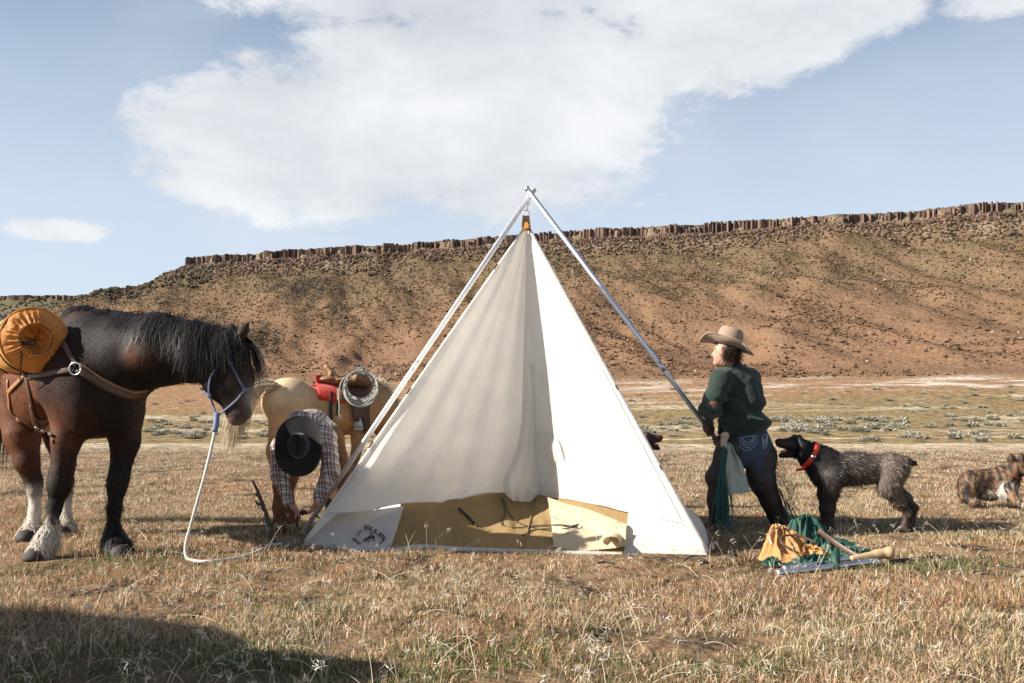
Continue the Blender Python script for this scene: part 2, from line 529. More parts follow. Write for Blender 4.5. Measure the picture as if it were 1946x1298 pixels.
def plain_z(x, y):
    s, q = rim_coords(x, y)
    D = 499.0 - q
    w = sstep(50, 170, y)
    d = y * (1 - w) + D * w
    z = np.interp(d, [-50, 33, 37, 43, 60, 80, 100, 125, 150, 190, 234, 300, 420], [0, 0, -.10, -.32, -.45, -.25, .35, 1.5, 3.1, 5.7, 8.4, 10, 12])
    return z

HILL_Q = [0, 4, 12, 30, 60, 100, 150, 200, 240, 275, 330, 450]
HILL_Z = [86.5, 84.5, 81, 73.5, 62, 48.5, 33.5, 21.0, 12.5, 7.5, 0, -20]

def land_z(x, y):
    x = np.asarray(x, float); y = np.asarray(y, float)
    base = plain_z(x, y)
    s, q = rim_q(x, y)
    amp = sstep(0, 30, q) * (1 - sstep(200, 275, q)) * 1.0
    rill = fbm((s + q * .55) / 26.0, q / 95.0, octaves=4, seed=21)          # rills run obliquely down the slope
    hump = fbm(s / 75.0, q / 60.0, octaves=3, seed=33)
    hill = np.interp(q, HILL_Q, HILL_Z) + amp * (6.0 * rill + 4.5 * hump) + sstep(-1, 20, q) * 0.5 * fbm(x / 6.0, y / 6.0, octaves=3, seed=3)
    hill = np.where(q < 0, RIM_Z - 1.2 + .6 * fbm(x / 20, y / 20, octaves=2, seed=9), hill)
    # a second, more distant table beyond the nose of this one
    q2 = 812.0 - y + 6 * vnoise(x / 70.0, x * 0, seed=71)
    far = np.where(q2 < 0, RIM_Z, np.interp(q2, HILL_Q, HILL_Z)) + np.where(q2 > 0, 3 * fbm(x / 60, y / 60, octaves=3, seed=41), 0)
    far = np.where(y > 530, far, -50)
    hi = np.maximum(hill, far)
    k = 2.5
    h = np.clip(.5 + .5 * (hi - base) / k, 0, 1)
    z = base * (1 - h) + hi * h + k * h * (1 - h) * (y > 60)
    near = 1 - sstep(28, 40, y)
    z = z + near * 0.018 * fbm(x / .55, y / .55, octaves=3, seed=2) + (1 - near) * (1 - sstep(150, 250, y)) * .10 * fbm(x / 3.0, y / 3.0, octaves=3, seed=4)
    return z

def patch_green(x, y):
    g = fbm(x / 1.1, y / 1.1, octaves=3, seed=51)
    v = sstep(.28, .6, g) * .55
    for (cx, cy, rx, ry) in ((-2.55, 6.9, .75, .28), (.9, 7.15, .42, .22), (2.75, 6.8, .7, .35), (-1.2, 4.1, .9, .4)):
        v = np.maximum(v, np.exp(-(((x - cx) / rx) ** 2 + ((y - cy) / ry) ** 2)))
    return v

def build_land():
    nu, nv = 520, 640
    t = np.linspace(0, 1, nv)
    r = 1.2 * (1500 / 1.2) ** (t ** .88)
    r = np.concatenate([[0.0], r[:]]); nv = len(r)
    a = np.radians(np.linspace(-46, 46, nu))
    X = np.sin(a)[:, None] * r[None, :] * 1.0; Y = np.cos(a)[:, None] * r[None, :] - 4.0
    Z = land_z(X, Y)
    s, q = rim_q(X, Y)
    n1 = fbm(X / 30, Y / 30, octaves=4, seed=61); n2 = fbm(X / 5, Y / 5, octaves=3, seed=62)
    col = np.zeros(X.shape + (3,))
    soil = A([.175, .112, .064])
    col[:] = soil
    def lay(w, c): col[:] = col * (1 - w[..., None]) + A(c) * w[..., None]
    d = Y
    # valley floor: green-tan meadow, orange earth, pale salt and dry-grass streaks
    far = sstep(36, 42, d)
    lay(far, (.235, .165, .082))
    lay(far * sstep(-.25, .35, fbm(X / 45, Y / 26, octaves=4, seed=63)) * (1 - sstep(150, 220, d)) * .6, (.205, .160, .078))
    lay(sstep(120, 170, d + 25 * n1) , (.27, .160, .086))
    st = fbm(X / 16, Y / 10, octaves=5, seed=64, rough=.6)
    lay(far * sstep(.10, .42, st) * (1 - sstep(215, 245, d)) * .75, (.46, .38, .27))
    lay(sstep(25, 33, d) * (1 - sstep(38, 44, d)) * .8, (.46, .38, .26))
    band = np.exp(-((plain_z(X, Y) - 5.9 - 1.0 * n1) / 1.0) ** 2) * (X > 5) * sstep(140, 165, d)
    lay(np.clip(band * (1.9 * np.clip(n2 + .18 + .6 * n1, 0, 1)), 0, .85), (.60, .54, .46))
    # pale two-track on the valley floor
    trk = np.exp(-((Y - 58 - .28 * (X - 14) - 1.4 * np.sin(X / 9)) / .8) ** 2) * (X > 6)
    lay(np.clip(trk, 0, .8), (.58, .50, .38))
    # slope
    hill = sstep(285, 255, q)
    lay(hill, (.195, .114, .066))
    lay(hill * sstep(-.2, .5, n1 + n2 * .5) * .6, (.168, .102, .060))
    up = sstep(190, 15, q + 50 * n1)
    lay(up * .8, (.148, .103, .060))
    lay(up * sstep(.0, .5, n2 + .5 * fbm(X / 14, Y / 14, octaves=3, seed=65)) * .75, (.118, .095, .050))
    left = sstep(150, 330, s)
    lay(hill * left * sstep(.0, .45, fbm((s + q * .6) / 16.0, q / 60.0, octaves=4, seed=66)) * .85, (.080, .064, .042))
    lay(sstep(24, 6, q) * (q > -2) * sstep(-.2, .4, n2 + .5 * n1) * .8, (.30, .24, .18))
    lay((q < 0) * 1.0, (.20, .17, .10))
    lay(sstep(560, 640, Y) * 1.0 * (s > S_END + 25), (.12, .105, .065))
    me = np_mesh('ground', np.stack([X, Y, Z], -1).reshape(-1, 3), grid_faces(nu, nv)[:, ::-1])
    set_col(me, col.reshape(-1, 3))
    m = mat('earth', attr='col', rough=.95, var=.55, vscale=.7, vdetail=12, bump=1.0, bscale=.8, bdist=.8, spec=.08)
    o = link('ground', me, m)
    tag(o, 'dry rangeland floor rising into an orange-brown mesa slope', None, None, 'structure')
    return o
build_land()

# rimrock: a band of basalt columns, each its own prism with uneven top and face
def build_rim(name, s0, s1, step, base_fn, h0, seed, label):
    r = np.random.default_rng(seed)
    parts = []
    s = s0
    while s < s1:
        w = step * r.uniform(.45, 1.2) * (2.4 if r.random() < .22 else 1)
        big = fbm(A([s / 22.0]), A([.5]), octaves=3, seed=seed)[0]
        hh = h0 * (1 + .45 * big) * r.uniform(.82, 1.1)
        dep = r.uniform(1.5, 3.2); hh = hh
        
        x, y, out, along = base_fn(s + w / 2)
        off = r.uniform(-2.2, 1.2) + 1.8 * big
        k = r.integers(5, 7)
        ang = np.linspace(0, 2 * math.pi, k, endpoint=False) + r.uniform(0, 1)
        cu = np.cos(ang) * w * .62; cv = np.sin(ang) * dep * .7 + off
        ring = A([x, y])[None] + cu[:, None] * along + cv[:, None] * out
        zb = RIM_Z - h0 * 1.25 - 1.0; zt = RIM_Z - .3 + (hh - h0) * .10 + 1.0 * fbm(A([s / 45.0]), A([2.5]), octaves=2, seed=seed + 9)[0] - (r.uniform(.3, 1.8) if r.random() < .35 else 0) - 2.2 * sstep(.05, .45, fbm(A([s / 13.0]), A([7.5]), octaves=3, seed=seed + 21)[0])
        top = ring * .86 + ring.mean(0) * .14
        lean = out * r.uniform(-.5, .2)
        v = np.vstack([np.c_[ring, np.full(k, zb)], np.c_[ring * .97 + ring.mean(0) * .03, np.full(k, (zb + zt * 1.6) / 2.6)], np.c_[top + lean, zt + r.uniform(-.25, .25, k)], np.r_[top.mean(0) + lean, zt + .1][None]])
        j = np.arange(k); q = []
        for lv in range(2): q.append(np.stack([j + lv * k, (j + 1) % k + lv * k, (j + 1) % k + (lv + 1) * k, j + (lv + 1) * k], 1))
        t = np.stack([j + 2 * k, (j + 1) % k + 2 * k, np.full(k, 3 * k)], 1)
        c = A([.185, .120, .085]) * r.uniform(.35, 1.15) + A([.03, .03, .03]) * r.random()
        parts.append((v, np.vstack(q), t, c))
        s += w * r.uniform(.45, .8)
    # the rock mass behind the columns
    ss = np.arange(s0 - 2, s1 + 2, 1.0); nz = 7
    g = np.zeros((len(ss), nz, 3))
    for i, sv in enumerate(ss):
        x, y, out, along = base_fn(sv)
        for k in range(nz):
            off = -1.4 + .9 * vnoise(A([sv / 2.1]), A([k * .9]), seed=seed + 3)[0] - .25 * k
            g[i, k] = [x + out[0] * off, y + out[1] * off, RIM_Z - h0 * 1.4 + (h0 * 1.4 - .45) * k / (nz - 2)] if k < nz - 1 else [x - out[0] * 9, y - out[1] * 9, RIM_Z - .6]
    v, q = sheet(g); parts.append((v, q, np.zeros((0, 3), int), A([.13, .09, .065])))
    v, q, t, c = merge(parts)
    me = np_mesh(name, v, q, t); set_col(me, c)
    o = link(name, me, mat('basalt', attr='col', rough=.9, var=.4, vscale=.8, bump=.6, bscale=1.2, bdist=.4, spec=.1), smooth=False)
    return tag(o, label, None, None, 'structure')

def rim_pos(s):
    w = rim_wobble(A([s]))[0]
    p = R0 + DL * s + NQ * w
    return p[0], p[1], NQ, DL
build_rim('rimrock', -90, S_END + 2, 1.25, rim_pos, 3.9, 3, 'dark basalt column rimrock capping the mesa')
def far_pos(s):
    x = -s; y = 812.0 + 6 * vnoise(A([x / 70.0]), A([0.0]), seed=71)[0]
    return x, y, A([0, -1.0]), A([-1.0, 0])
build_rim('distant_rimrock', 220, 480, 3.2, far_pos, 6.0, 4, 'thin dark rimrock of the distant table on the horizon')

# talus and scrub on the slope: countless small lumps
def lump_proto(seed, n=7, squash=.8):
    r = np.random.default_rng(seed)
    g = (1 + 5 ** .5) / 2
    v = A([[-1, g, 0], [1, g, 0], [-1, -g, 0], [1, -g, 0], [0, -1, g], [0, 1, g], [0, -1, -g], [0, 1, -g], [g, 0, -1], [g, 0, 1], [-g, 0, -1], [-g, 0, 1]], float)
    v /= np.linalg.norm(v[0]); v *= r.uniform(.65, 1.25, (12, 1)); v[:, 2] *= squash
    f = A([[0, 11, 5], [0, 5, 1], [0, 1, 7], [0, 7, 10], [0, 10, 11], [1, 5, 9], [5, 11, 4], [11, 10, 2], [10, 7, 6], [7, 1, 8], [3, 9, 4], [3, 4, 2], [3, 2, 6], [3, 6, 8], [3, 8, 9], [4, 9, 5], [2, 4, 11], [6, 2, 10], [8, 6, 7], [9, 8, 1]])
    return v, f

def octa_proto(seed, squash=.8):
    r = np.random.default_rng(seed)
    v = A([[1, 0, 0], [0, 1, 0], [-1, 0, 0], [0, -1, 0], [0, 0, 1], [0, 0, -1]], float) * r.uniform(.6, 1.35, (6, 1)) + r.normal(size=(6, 3)) * .12
    v[:, 2] *= squash
    return v, A([[0, 1, 4], [1, 2, 4], [2, 3, 4], [3, 0, 4], [1, 0, 5], [2, 1, 5], [3, 2, 5], [0, 3, 5]])
def scatter_lumps(name, X, Y, size, cols, material, label, seed, squash=.75, sink=.15, simple=False, lift=0.0):
    protos = [(octa_proto if simple else lump_proto)(seed * 31 + i, squash=squash) for i in range(8)]; nvp = len(protos[0][0])
    r = np.random.default_rng(seed)
    n = len(X); Z = np.minimum(land_z(X, Y) + lift, RIM_Z - 1.6) if np.ndim(lift) else land_z(X, Y)
    k = r.integers(0, 8, n); an = r.uniform(0, 6.28, n)
    pv = np.stack([p[0] for p in protos])[k] * size[:, None, None] * r.uniform(.8, 1.25, (n, 1, 3))
    ca, sa = np.cos(an)[:, None], np.sin(an)[:, None]
    v = np.stack([pv[..., 0] * ca - pv[..., 1] * sa, pv[..., 0] * sa + pv[..., 1] * ca, pv[..., 2]], -1)
    v += np.stack([X, Y, Z + size * (squash * .8 - sink)], -1)[:, None]
    f = protos[0][1][None] + (np.arange(n) * nvp)[:, None, None]
    me = np_mesh(name, v.reshape(-1, 3), f.reshape(-1, 3)); set_col(me, np.repeat(cols, nvp, 0))
    o = link(name, me, material, smooth=False)
    return tag(o, label, None, None, 'stuff')

r_ = np.random.default_rng(77)
m_scrub = mat('scrub_leaf', attr='col', rough=.95, var=.3, vscale=1.5, spec=.05)
m_rock = mat('basalt_rock', attr='col', rough=.9, var=.3, vscale=1.0, bump=.5, bscale=2.0, bdist=.2, spec=.15)
# scrub, thicker near the top and on the left nose
n = 190000
s_ = r_.uniform(-130, S_END + 230, n); q_ = 275 * r_.random(n) ** 1.05
x_ = R0[0] + DL[0] * s_ + NQ[0] * q_; y_ = R0[1] + DL[1] * s_ + NQ[1] * q_
ss, qq = rim_q(x_, y_)
streak = sstep(.0, .5, fbm((ss + qq * .6) / 16.0, qq / 60.0, octaves=4, seed=66))
den = .48 + .70 * sstep(200, 20, qq) + .9 * streak - .45 * sstep(.15, -.4, fbm(x_ / 22, y_ / 22, octaves=3, seed=61))
keep = (r_.random(n) < den * .60) & (qq > 5) & (qq < 274)
x_, y_, qq, ss, streak = x_[keep], y_[keep], qq[keep], ss[keep], streak[keep]; n = len(x_)
sz = r_.uniform(.18, .48, n) * (1 + .3 * r_.standard_normal(n)).clip(.5, 1.9)
tone = r_.random(n)[:, None]
upw = sstep(210, 40, qq)[:, None]
cu_ = A([.098, .080, .044]) * (1 - tone) + A([.155, .100, .058]) * tone
cl_ = A([.190, .112, .066]) * tone + A([.130, .085, .053]) * (1 - tone)
cc_ = cu_ * upw + cl_ * (1 - upw)
dk = (r_.random(n) < .10 + .35 * streak * sstep(120, 300, ss))[:, None]
cc_ = np.where(dk, A([.055, .042, .03]), cc_)
pl = (r_.random(n) < .02)[:, None]; cc_ = np.where(pl, A([.40, .36, .28]), cc_)
scatter_lumps('hillside_scrub', x_, y_, sz, cc_ * r_.uniform(.8, 1.2, (n, 1)), m_scrub, 'low dry scrub covering the mesa slope', 5, simple=True)
# talus below the rim
n = 6500
s_ = r_.uniform(-90, S_END + 3, n); q_ = 1 + 26 * r_.random(n) ** 2.0
x_ = R0[0] + DL[0] * s_ + NQ[0] * (q_ + rim_wobble(s_)); y_ = R0[1] + DL[1] * s_ + NQ[1] * (q_ + rim_wobble(s_))
c_ = A([.165, .112, .078]) * r_.uniform(.25, 1.4, (n, 1))
scatter_lumps('talus', x_, y_, r_.uniform(.3, .95, n), c_, m_rock, 'broken rock spilling below the rimrock', 6, squash=.8)
n = 3600
s_ = r_.uniform(-90, S_END + 3, n); q_ = r_.uniform(1.2, 5.0, n)
pile = sstep(-.25, .5, fbm(s_ / 14.0, s_ * 0, octaves=3, seed=55))
x_ = R0[0] + DL[0] * s_ + NQ[0] * (q_ + rim_wobble(s_)); y_ = R0[1] + DL[1] * s_ + NQ[1] * (q_ + rim_wobble(s_))
o_ = scatter_lumps('rim_blocks', x_, y_, r_.uniform(.4, 1.1, n), A([.16, .105, .074]) * r_.uniform(.3, 1.25, (n, 1)), m_rock, 'fallen basalt blocks heaped against the rimrock', 8, squash=.85, lift=(4.5 - q_).clip(0, 4) * .8 * pile * r_.random(n) + .3)
# scrub on the far table and its foot
n = 5200
y_ = r_.uniform(560, 808, n); x_ = -y_ * r_.uniform(.28, .62, n)
scatter_lumps('distant_scrub', x_, y_, r_.uniform(.6, 1.3, n), A([.085, .075, .05]) * r_.uniform(.6, 1.4, (n, 1)), m_scrub, 'dark scrub on the distant table slope', 7)

# boulders standing singly on the lower slope
def boulder_mesh(seed):
    v, f = lump_proto(seed, squash=.75)
    me = np_mesh('boulder', v, f); set_col(me, np.tile(A([.075, .058, .048]), (12, 1))); me.materials.append(m_rock); me.shade_flat(); return me
bm_ = [boulder_mesh(900 + i) for i in range(6)]
bspots = [(1555, 655), (1580, 648), (1600, 652), (1632, 640), (1545, 660), (1608, 655), (1330, 680), (1345, 680), (1300, 678), (1240, 690), (1218, 670),
          (1165, 695), (1130, 625), (1490, 693), (1275, 686), (1850, 680), (1760, 668), (1700, 650), (1905, 655), (1520, 700), (1128, 598), (1690, 690),
          (560, 640), (600, 655), (700, 640), (740, 610), (655, 605), (520, 655), (760, 655), (815, 590), (690, 570), (845, 640)]
for i, (px, py) in enumerate(bspots):
    t = np.linspace(60, 560, 1500); z = land_z((px - CX) / F * t, t); row = HY - (z - CH) / t * F
    j = np.argmax(row <= py)
    Yb = t[j]; X = (px - CX) / F * Yb
    o = bpy.data.objects.new('boulder', bm_[i % 6]); COL.objects.link(o)
    sc = r_.uniform(.35, .8) * (Yb / 260)
    o.location = (X, Yb, float(land_z(X, Yb)) + sc * .3); o.scale = (sc * r_.uniform(.9, 1.5), sc, sc * r_.uniform(.7, 1.0)); o.rotation_euler = (0, 0, r_.uniform(0, 6.28))
    tag(o, 'dark boulder lying alone on the orange mesa slope', 'boulder', 'boulders scattered on the mesa slope')

# sagebrush on the valley floor
def sage_mesh(seed):
    r = np.random.default_rng(seed)
    n = 260
    d = r.normal(size=(n, 3)); d[:, 2] = np.abs(d[:, 2]) * .8 + .12; d /= np.linalg.norm(d, axis=1)[:, None]
    lob = 1 + .35 * np.sin(d[:, 0] * 4 + seed) * np.cos(d[:, 1] * 5)
    c = d * A([.5, .5, .42]) * (lob * r.uniform(.55, 1.0, n))[:, None]
    v, q, t, _ = hairs(c * .5, d + r.normal(size=(n, 3)) * .5, r.uniform(.22, .36, n), .075, seg=2, droop=-.3, curl=.3, seed=seed, tip=.4)
    cols = np.repeat(A([.42, .395, .305]) * r.uniform(.6, 1.3, (n, 1)), 6, 0)
    me = np_mesh('sagebrush', v, q); set_col(me, cols); me.materials.append(mat('sage_leaf', attr='col', rough=.9, var=.2, vscale=4, spec=.1, trans=.15)); me.shade_smooth()
    return me
sm_ = [sage_mesh(500 + i) for i in range(7)]
sage = []
def strip(n, x0, x1, y0, y1, s0, s1):
    for _ in range(n): sage.append((r_.uniform(x0, x1), r_.uniform(y0, y1), r_.uniform(s0, s1)))
LABS = ((52, 'sagebrush clump just past the edge of the dry grass'), (85, 'sagebrush clump on the green-tan meadow floor'), (150, 'sagebrush clump on the middle of the valley floor'), (999, 'sagebrush clump near the foot of the mesa slope'))
strip(46, 1465, 1720, 795, 822, .8, 1.4); strip(20, 1720, 1946, 770, 835, .6, 1.1); strip(26, 1180, 1340, 795, 830, .55, 1.0)
strip(8, 1500, 1946, 825, 842, .7, 1.05); strip(22, 1500, 1946, 735, 770, .6, 1.2); strip(18, 1180, 1420, 715, 770, .5, 1.0)
strip(55, 275, 520, 800, 835, .55, 1.0); strip(26, 0, 20, 800, 838, .6, 1.0); strip(22, 640, 800, 805, 838, .5, .9); strip(14, 270, 520, 760, 800, .5, .9)
strip(16, 0, 1946, 780, 835, .6, 1.0); strip(14, 1720, 1946, 770, 838, .7, 1.2)
tY = np.linspace(36, 260, 1500)
for i, (px, py, sc) in enumerate(sage):
    z = land_z((px - CX) / F * tY, tY); row = HY - (z - CH) / tY * F
    j = np.argmax(row <= py); Yb = tY[j]
    if j == 0: continue
    X = (px - CX) / F * Yb
    o = bpy.data.objects.new('sagebrush', sm_[i % 7]); COL.objects.link(o)
    k = sc * (.85 + .25 * (Yb / 150))
    o.location = (X, Yb, float(land_z(X, Yb)) - .03); o.scale = (k * r_.uniform(.9, 1.5), k * r_.uniform(.9, 1.4), k * r_.uniform(.65, 1.0)); o.rotation_euler = (0, 0, r_.uniform(0, 6.28))
    lab = ('broad pale grey ' if k > 1.02 else 'small pale grey ') + next(t for d, t in LABS if Yb < d)
    tag(o, lab, 'sagebrush', 'sagebrush: ' + lab)
# ------------------------------------------------------------------ dry grass of the near terrace
TENT_L, TENT_R = A([-1.555, 7.92]), A([1.36, 7.36])
TENT_BR, TENT_BL = A([1.68, 10.05]), A([-1.05, 10.6])
def in_tent(x, y, grow=0.0):
    poly = [TENT_L, TENT_R, TENT_BR, TENT_BL]; c = sum(poly) / 4
    ok = np.ones(np.shape(x), bool)
    for i in range(4):
        a, b = poly[i], poly[(i + 1) % 4]; e = b - a; nrm = A([-e[1], e[0]]) / np.linalg.norm(e)
        ok &= ((x - a[0]) * nrm[0] + (y - a[1]) * nrm[1]) > -grow
    return ok

def blade_colour(x, y, r, n):
    straw = A([.54, .40, .245]); rust = A([.44, .195, .090]); green = A([.125, .155, .052]); pale = A([.66, .57, .43]); olive = A([.26, .215, .085])
    u = r.random(n) + .14 * fbm(x / .5, y / .5, octaves=2, seed=93)
    wr = sstep(-.35, .35, fbm(x / 1.1, y / 1.5, octaves=4, seed=91)); wg = patch_green(x, y)
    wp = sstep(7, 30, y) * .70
    c = np.where((u < .44)[:, None], straw, np.where((u < .80)[:, None], rust * wr[:, None] + straw * (1 - wr[:, None]) , np.where((u < .90)[:, None], olive, pale)))
    g = r.random(n) < .12 + .75 * wg
    c = np.where(g[:, None], green * .5 + A([.17, .20, .08]) * .5, c)
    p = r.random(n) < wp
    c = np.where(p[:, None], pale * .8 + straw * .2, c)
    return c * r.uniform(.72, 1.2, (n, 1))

def build_grass():
    r = np.random.default_rng(5)
    Ls = []
    def field(n, y0, y1, pw, hmin, hmax, w0, seg3, seed):
        u = r.random(n)
        if abs(pw - 1) < 1e-6: y = y0 * (y1 / y0) ** u
        else: y = (y0 ** (1 - pw) + u * (y1 ** (1 - pw) - y0 ** (1 - pw))) ** (1 / (1 - pw))
        x = r.uniform(-1, 1, n) * (y * .53 + 1.2)
        # tussocks
        cl = fbm(x / .35, y / .35, octaves=2, seed=95)
        keep = (r.random(n) < .60 + .75 * cl) & ~in_tent(x, y, -.02)
        x, y = x[keep], y[keep]; m = len(x)
        h = r.uniform(hmin, hmax, m) * (1 + .75 * cl[keep]) * (.85 + .3 * fbm(x / 2.5, y / 2.5, octaves=2, seed=96))
        z = land_z(x, y) - .006
        c = blade_colour(x, y, r, m)
        ph = r.uniform(0, 6.283, m); lean = np.abs(r.normal(.75, .5, m))
        d = np.stack([np.cos(ph), np.sin(ph)], 1)
        fa = r.uniform(0, 6.283, m); sd = np.stack([np.cos(fa), np.sin(fa), 0 * fa], 1)
        w = w0 * r.uniform(.7, 1.4, m)
        p0 = np.stack([x, y, z], 1)
        if seg3:
            p1 = p0 + np.c_[d * (h * lean * .35)[:, None], h * .62]
            p2 = p0 + np.c_[d * (h * lean * 1.05)[:, None], h * np.clip(1.05 - .35 * lean, .35, 1)]
            v = np.stack([p0 - sd * w[:, None] / 2, p0 + sd * w[:, None] / 2, p1 - sd * w[:, None] * .4, p1 + sd * w[:, None] * .4, p2], 1)
            b = (np.arange(m) * 5)[:, None]
            q = b + A([[0, 1, 3, 2]]); t = b + A([[2, 3, 4]]); cc = np.repeat(c, 5, 0)
        else:
            p2 = p0 + np.c_[d * (h * lean * 1.1)[:, None], h * np.clip(1.05 - .3 * lean, .4, 1)]
            v = np.stack([p0 - sd * w[:, None] / 2, p0 + sd * w[:, None] / 2, p2], 1)
            b = (np.arange(m) * 3)[:, None]
            q = np.zeros((0, 4), int); t = b + A([[0, 1, 2]]); cc = np.repeat(c, 3, 0)
        Ls.append((v.reshape(-1, 3), q, t, cc))
    field(300000, 2.6, 12.0, 1.35, .022, .068, .0046, True, 1)
    field(400000, 8.0, 34.5, 1.2, .024, .066, .011, False, 2)
    v, q, t, c = merge(Ls)
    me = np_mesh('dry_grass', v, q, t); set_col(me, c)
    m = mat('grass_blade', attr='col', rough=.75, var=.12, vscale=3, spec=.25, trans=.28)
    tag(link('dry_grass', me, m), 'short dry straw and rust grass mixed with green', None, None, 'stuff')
    # tall pale stalks with feathery heads
    n = 2600
    y = 2.8 * (13 / 2.8) ** r.random(n); x = r.uniform(-1, 1, n) * (y * .53 + .8)
    k = ~in_tent(x, y, .05); x, y = x[k], y[k]; n = len(x)
    root = np.stack([x, y, land_z(x, y)], 1)
    d = r.normal(size=(n, 3)) * .55; d[:, 2] = np.abs(d[:, 2]) + .55
    L = r.uniform(.10, .26, n)
    col = A([.62, .52, .37]) * r.uniform(.7, 1.15, (n, 1))
    a = hairs(root, d, L, .0026, seg=5, droop=.9, curl=.35, col=col, seed=4, tip=.6)
    tips = a[0].reshape(n, 12, 3)[:, 10]
    hn = 9
    hr = np.repeat(tips, hn, 0) + r.normal(size=(n * hn, 3)) * .008
    sel = r.random(n * hn) < np.repeat((r.random(n) < .5) * .95, hn)
    b = hairs(hr[sel], r.normal(size=(sel.sum(), 3)) + A([0, 0, .3]), r.uniform(.012, .035, sel.sum()), .0035, seg=2, droop=.2, curl=.4, col=A([.70, .63, .52]), seed=6)
    v, q, t, c = merge([a, b])
    me = np_mesh('grass_stalks', v, q); set_col(me, c)
    tag(link('grass_stalks', me, m), 'pale curled seed stalks standing above the short grass', None, None, 'stuff')
build_grass()
# ------------------------------------------------------------------ the range tent
APEX = P(1001, 428, 9.1)
CORN_L = A([TENT_L[0], TENT_L[1], .03]); CORN_R = A([TENT_R[0], TENT_R[1], .03])
CREASE = A([.06, 9.08, .03])
m_canvas = mat('tent_canvas', (.83, .80, .745), rough=.9, var=.09, vscale=1.6, vdetail=7, bump=.5, bscale=14, bdist=.02, spec=.12, trans=.48)
m_tan = mat('tan_canvas', (.29, .195, .085), rough=.85, var=.10, vscale=3.0, bump=.4, bscale=22, bdist=.015, spec=.2, trans=.12)
m_tanl = mat('pale_tan_canvas', (.60, .48, .31), rough=.85, var=.08, vscale=3.0, bump=.4, bscale=22, bdist=.015, spec=.2, trans=.12)
m_lip = mat('soiled_canvas', (.50, .47, .41), rough=.95, var=.22, vscale=5, bump=.5, bscale=18, bdist=.02, spec=.1)
m_black = mat('black_strap', (.015, .014, .013), rough=.6, var=.2)
m_ink = mat('black_print', (.012, .012, .013), rough=.8, var=.1)
m_leather = mat('tan_leather', (.30, .15, .055), rough=.5, var=.25, vscale=20, bump=.3, bscale=90, bdist=.003)
m_dleather = mat('dark_leather', (.085, .045, .025), rough=.5, var=.35, vscale=14, bump=.3, bscale=70, bdist=.004)
m_steel = mat('galvanised_tube', (.62, .64, .68), rough=.34, metal=.9, var=.12, vscale=9, bump=.1, bscale=60, bdist=.002)
m_alu = mat('pale_aluminium', (.80, .79, .77), rough=.42, metal=.55, var=.08, vscale=7)
m_yellow = mat('orange_canvas', (.62, .30, .075), rough=.8, var=.12, vscale=6, bump=.35, bscale=30, bdist=.01, spec=.25)

tent = empty('range_tent', (0.1, 7.65, 0), 'white canvas range tent half raised, door sagging inward', 'tent')

def left_panel(s, t, off=0.0):
    """s: 0 at the left ridge .. 1 at the door crease, t: 0 apex .. 1 ground"""
    fold_in = np.clip((s - .085) / .915, 0, 1) ** 1.02
    a = APEX + t[..., None] * (CORN_L - APEX); b = APEX + t[..., None] * (CREASE - APEX)
    f = APEX + t[..., None] * (A([.06, 7.64, .03]) - APEX)                   # straight front line at the crease's column
    p = a + (f - a) * s[..., None] + (b - f) * fold_in[..., None]
    w = t * (1 - .25 * t)
    fold = .020 * np.sin(s * 17 + 1.2 * np.sin(t * 4) + .6) + .014 * np.sin(s * 31 + 2.0 + t * 3) + .030 * fbm(s * 5.0, t * 1.6, octaves=3, seed=14)
    crs = .016 * fbm(s * 9 + t * 5, t * 9 - s * 3, octaves=3, seed=15) * sstep(.55, .9, t)
    bulge = -.06 * np.sin(np.pi * s) * np.sin(np.pi * np.clip(t, 0, 1))
    e = np.clip(s / .06, 0, 1)
    p = p + ((fold * w + crs) * e + off)[..., None] * A([.45, -.80, .40]) + (bulge * e)[..., None] * A([0, -1.0, 0])
    return p
def right_panel(s, t, off=0.0):
    """s: 0 at the crease .. 1 at the right ridge"""
    a = APEX + t[..., None] * (CREASE - APEX); b = APEX + t[..., None] * (CORN_R - APEX)
    p = a + (b - a) * s[..., None]
    fold = .016 * np.sin(s * 13 + t * 2) + .030 * fbm(s * 4, t * 3, octaves=4, seed=16)
    e = np.clip((1 - s) / .06, 0, 1) * np.clip(s / .04, 0, 1)
    p = p + ((fold * t) * e + off + .05 * np.sin(np.pi * s) * t * t)[..., None] * A([-.5, -.72, .45])
    return p

# left door panel, hem rising to the crease
ns, nt_ = 130, 150
S, T_ = np.meshgrid(np.linspace(0, 1, ns), np.linspace(0, 1, nt_), indexing='ij')
tb = .918 - .030 * S + .006 * np.sin(S * 14)
sheet_obj('left_door_panel', left_panel(S, .012 + T_ * (tb - .012)), m_canvas, tent)
S, T_ = np.meshgrid(np.linspace(0, 1, 110), np.linspace(0, 1, 140), indexing='ij')
tb = np.interp(S, [0, .3, .62, 1], [.885, .900, .915, .935])
sheet_obj('right_door_panel', right_panel(S, .012 + T_ * (tb - .012)), m_canvas, tent)
# sewn seams running down from the peak
for sv in ():
    tt = np.linspace(.10, .905, 70); add_tube('panel_seam', left_panel(np.full(70, sv), tt, .0), .0026, m_canvas, tent, smooth=0, sides=5, ru=2.6, rv=.6)
for sv in (.58,):
    tt = np.linspace(.10, .905, 70); add_tube('panel_seam', right_panel(np.full(70, sv), tt, .0), .0026, m_canvas, tent, smooth=0, sides=5, ru=2.6, rv=.6)
# hem of each panel: a doubled strip
hs = np.linspace(0, 1, 60)
add_tube('hem', left_panel(hs, .917 - .030 * hs + .006 * np.sin(hs * 14), .004), .006, m_canvas, tent, smooth=0, sides=6)
add_tube('hem', right_panel(hs, np.interp(hs, [0, .3, .62, 1], [.885, .900, .915, .935]), .004), .006, m_canvas, tent, smooth=0, sides=6)
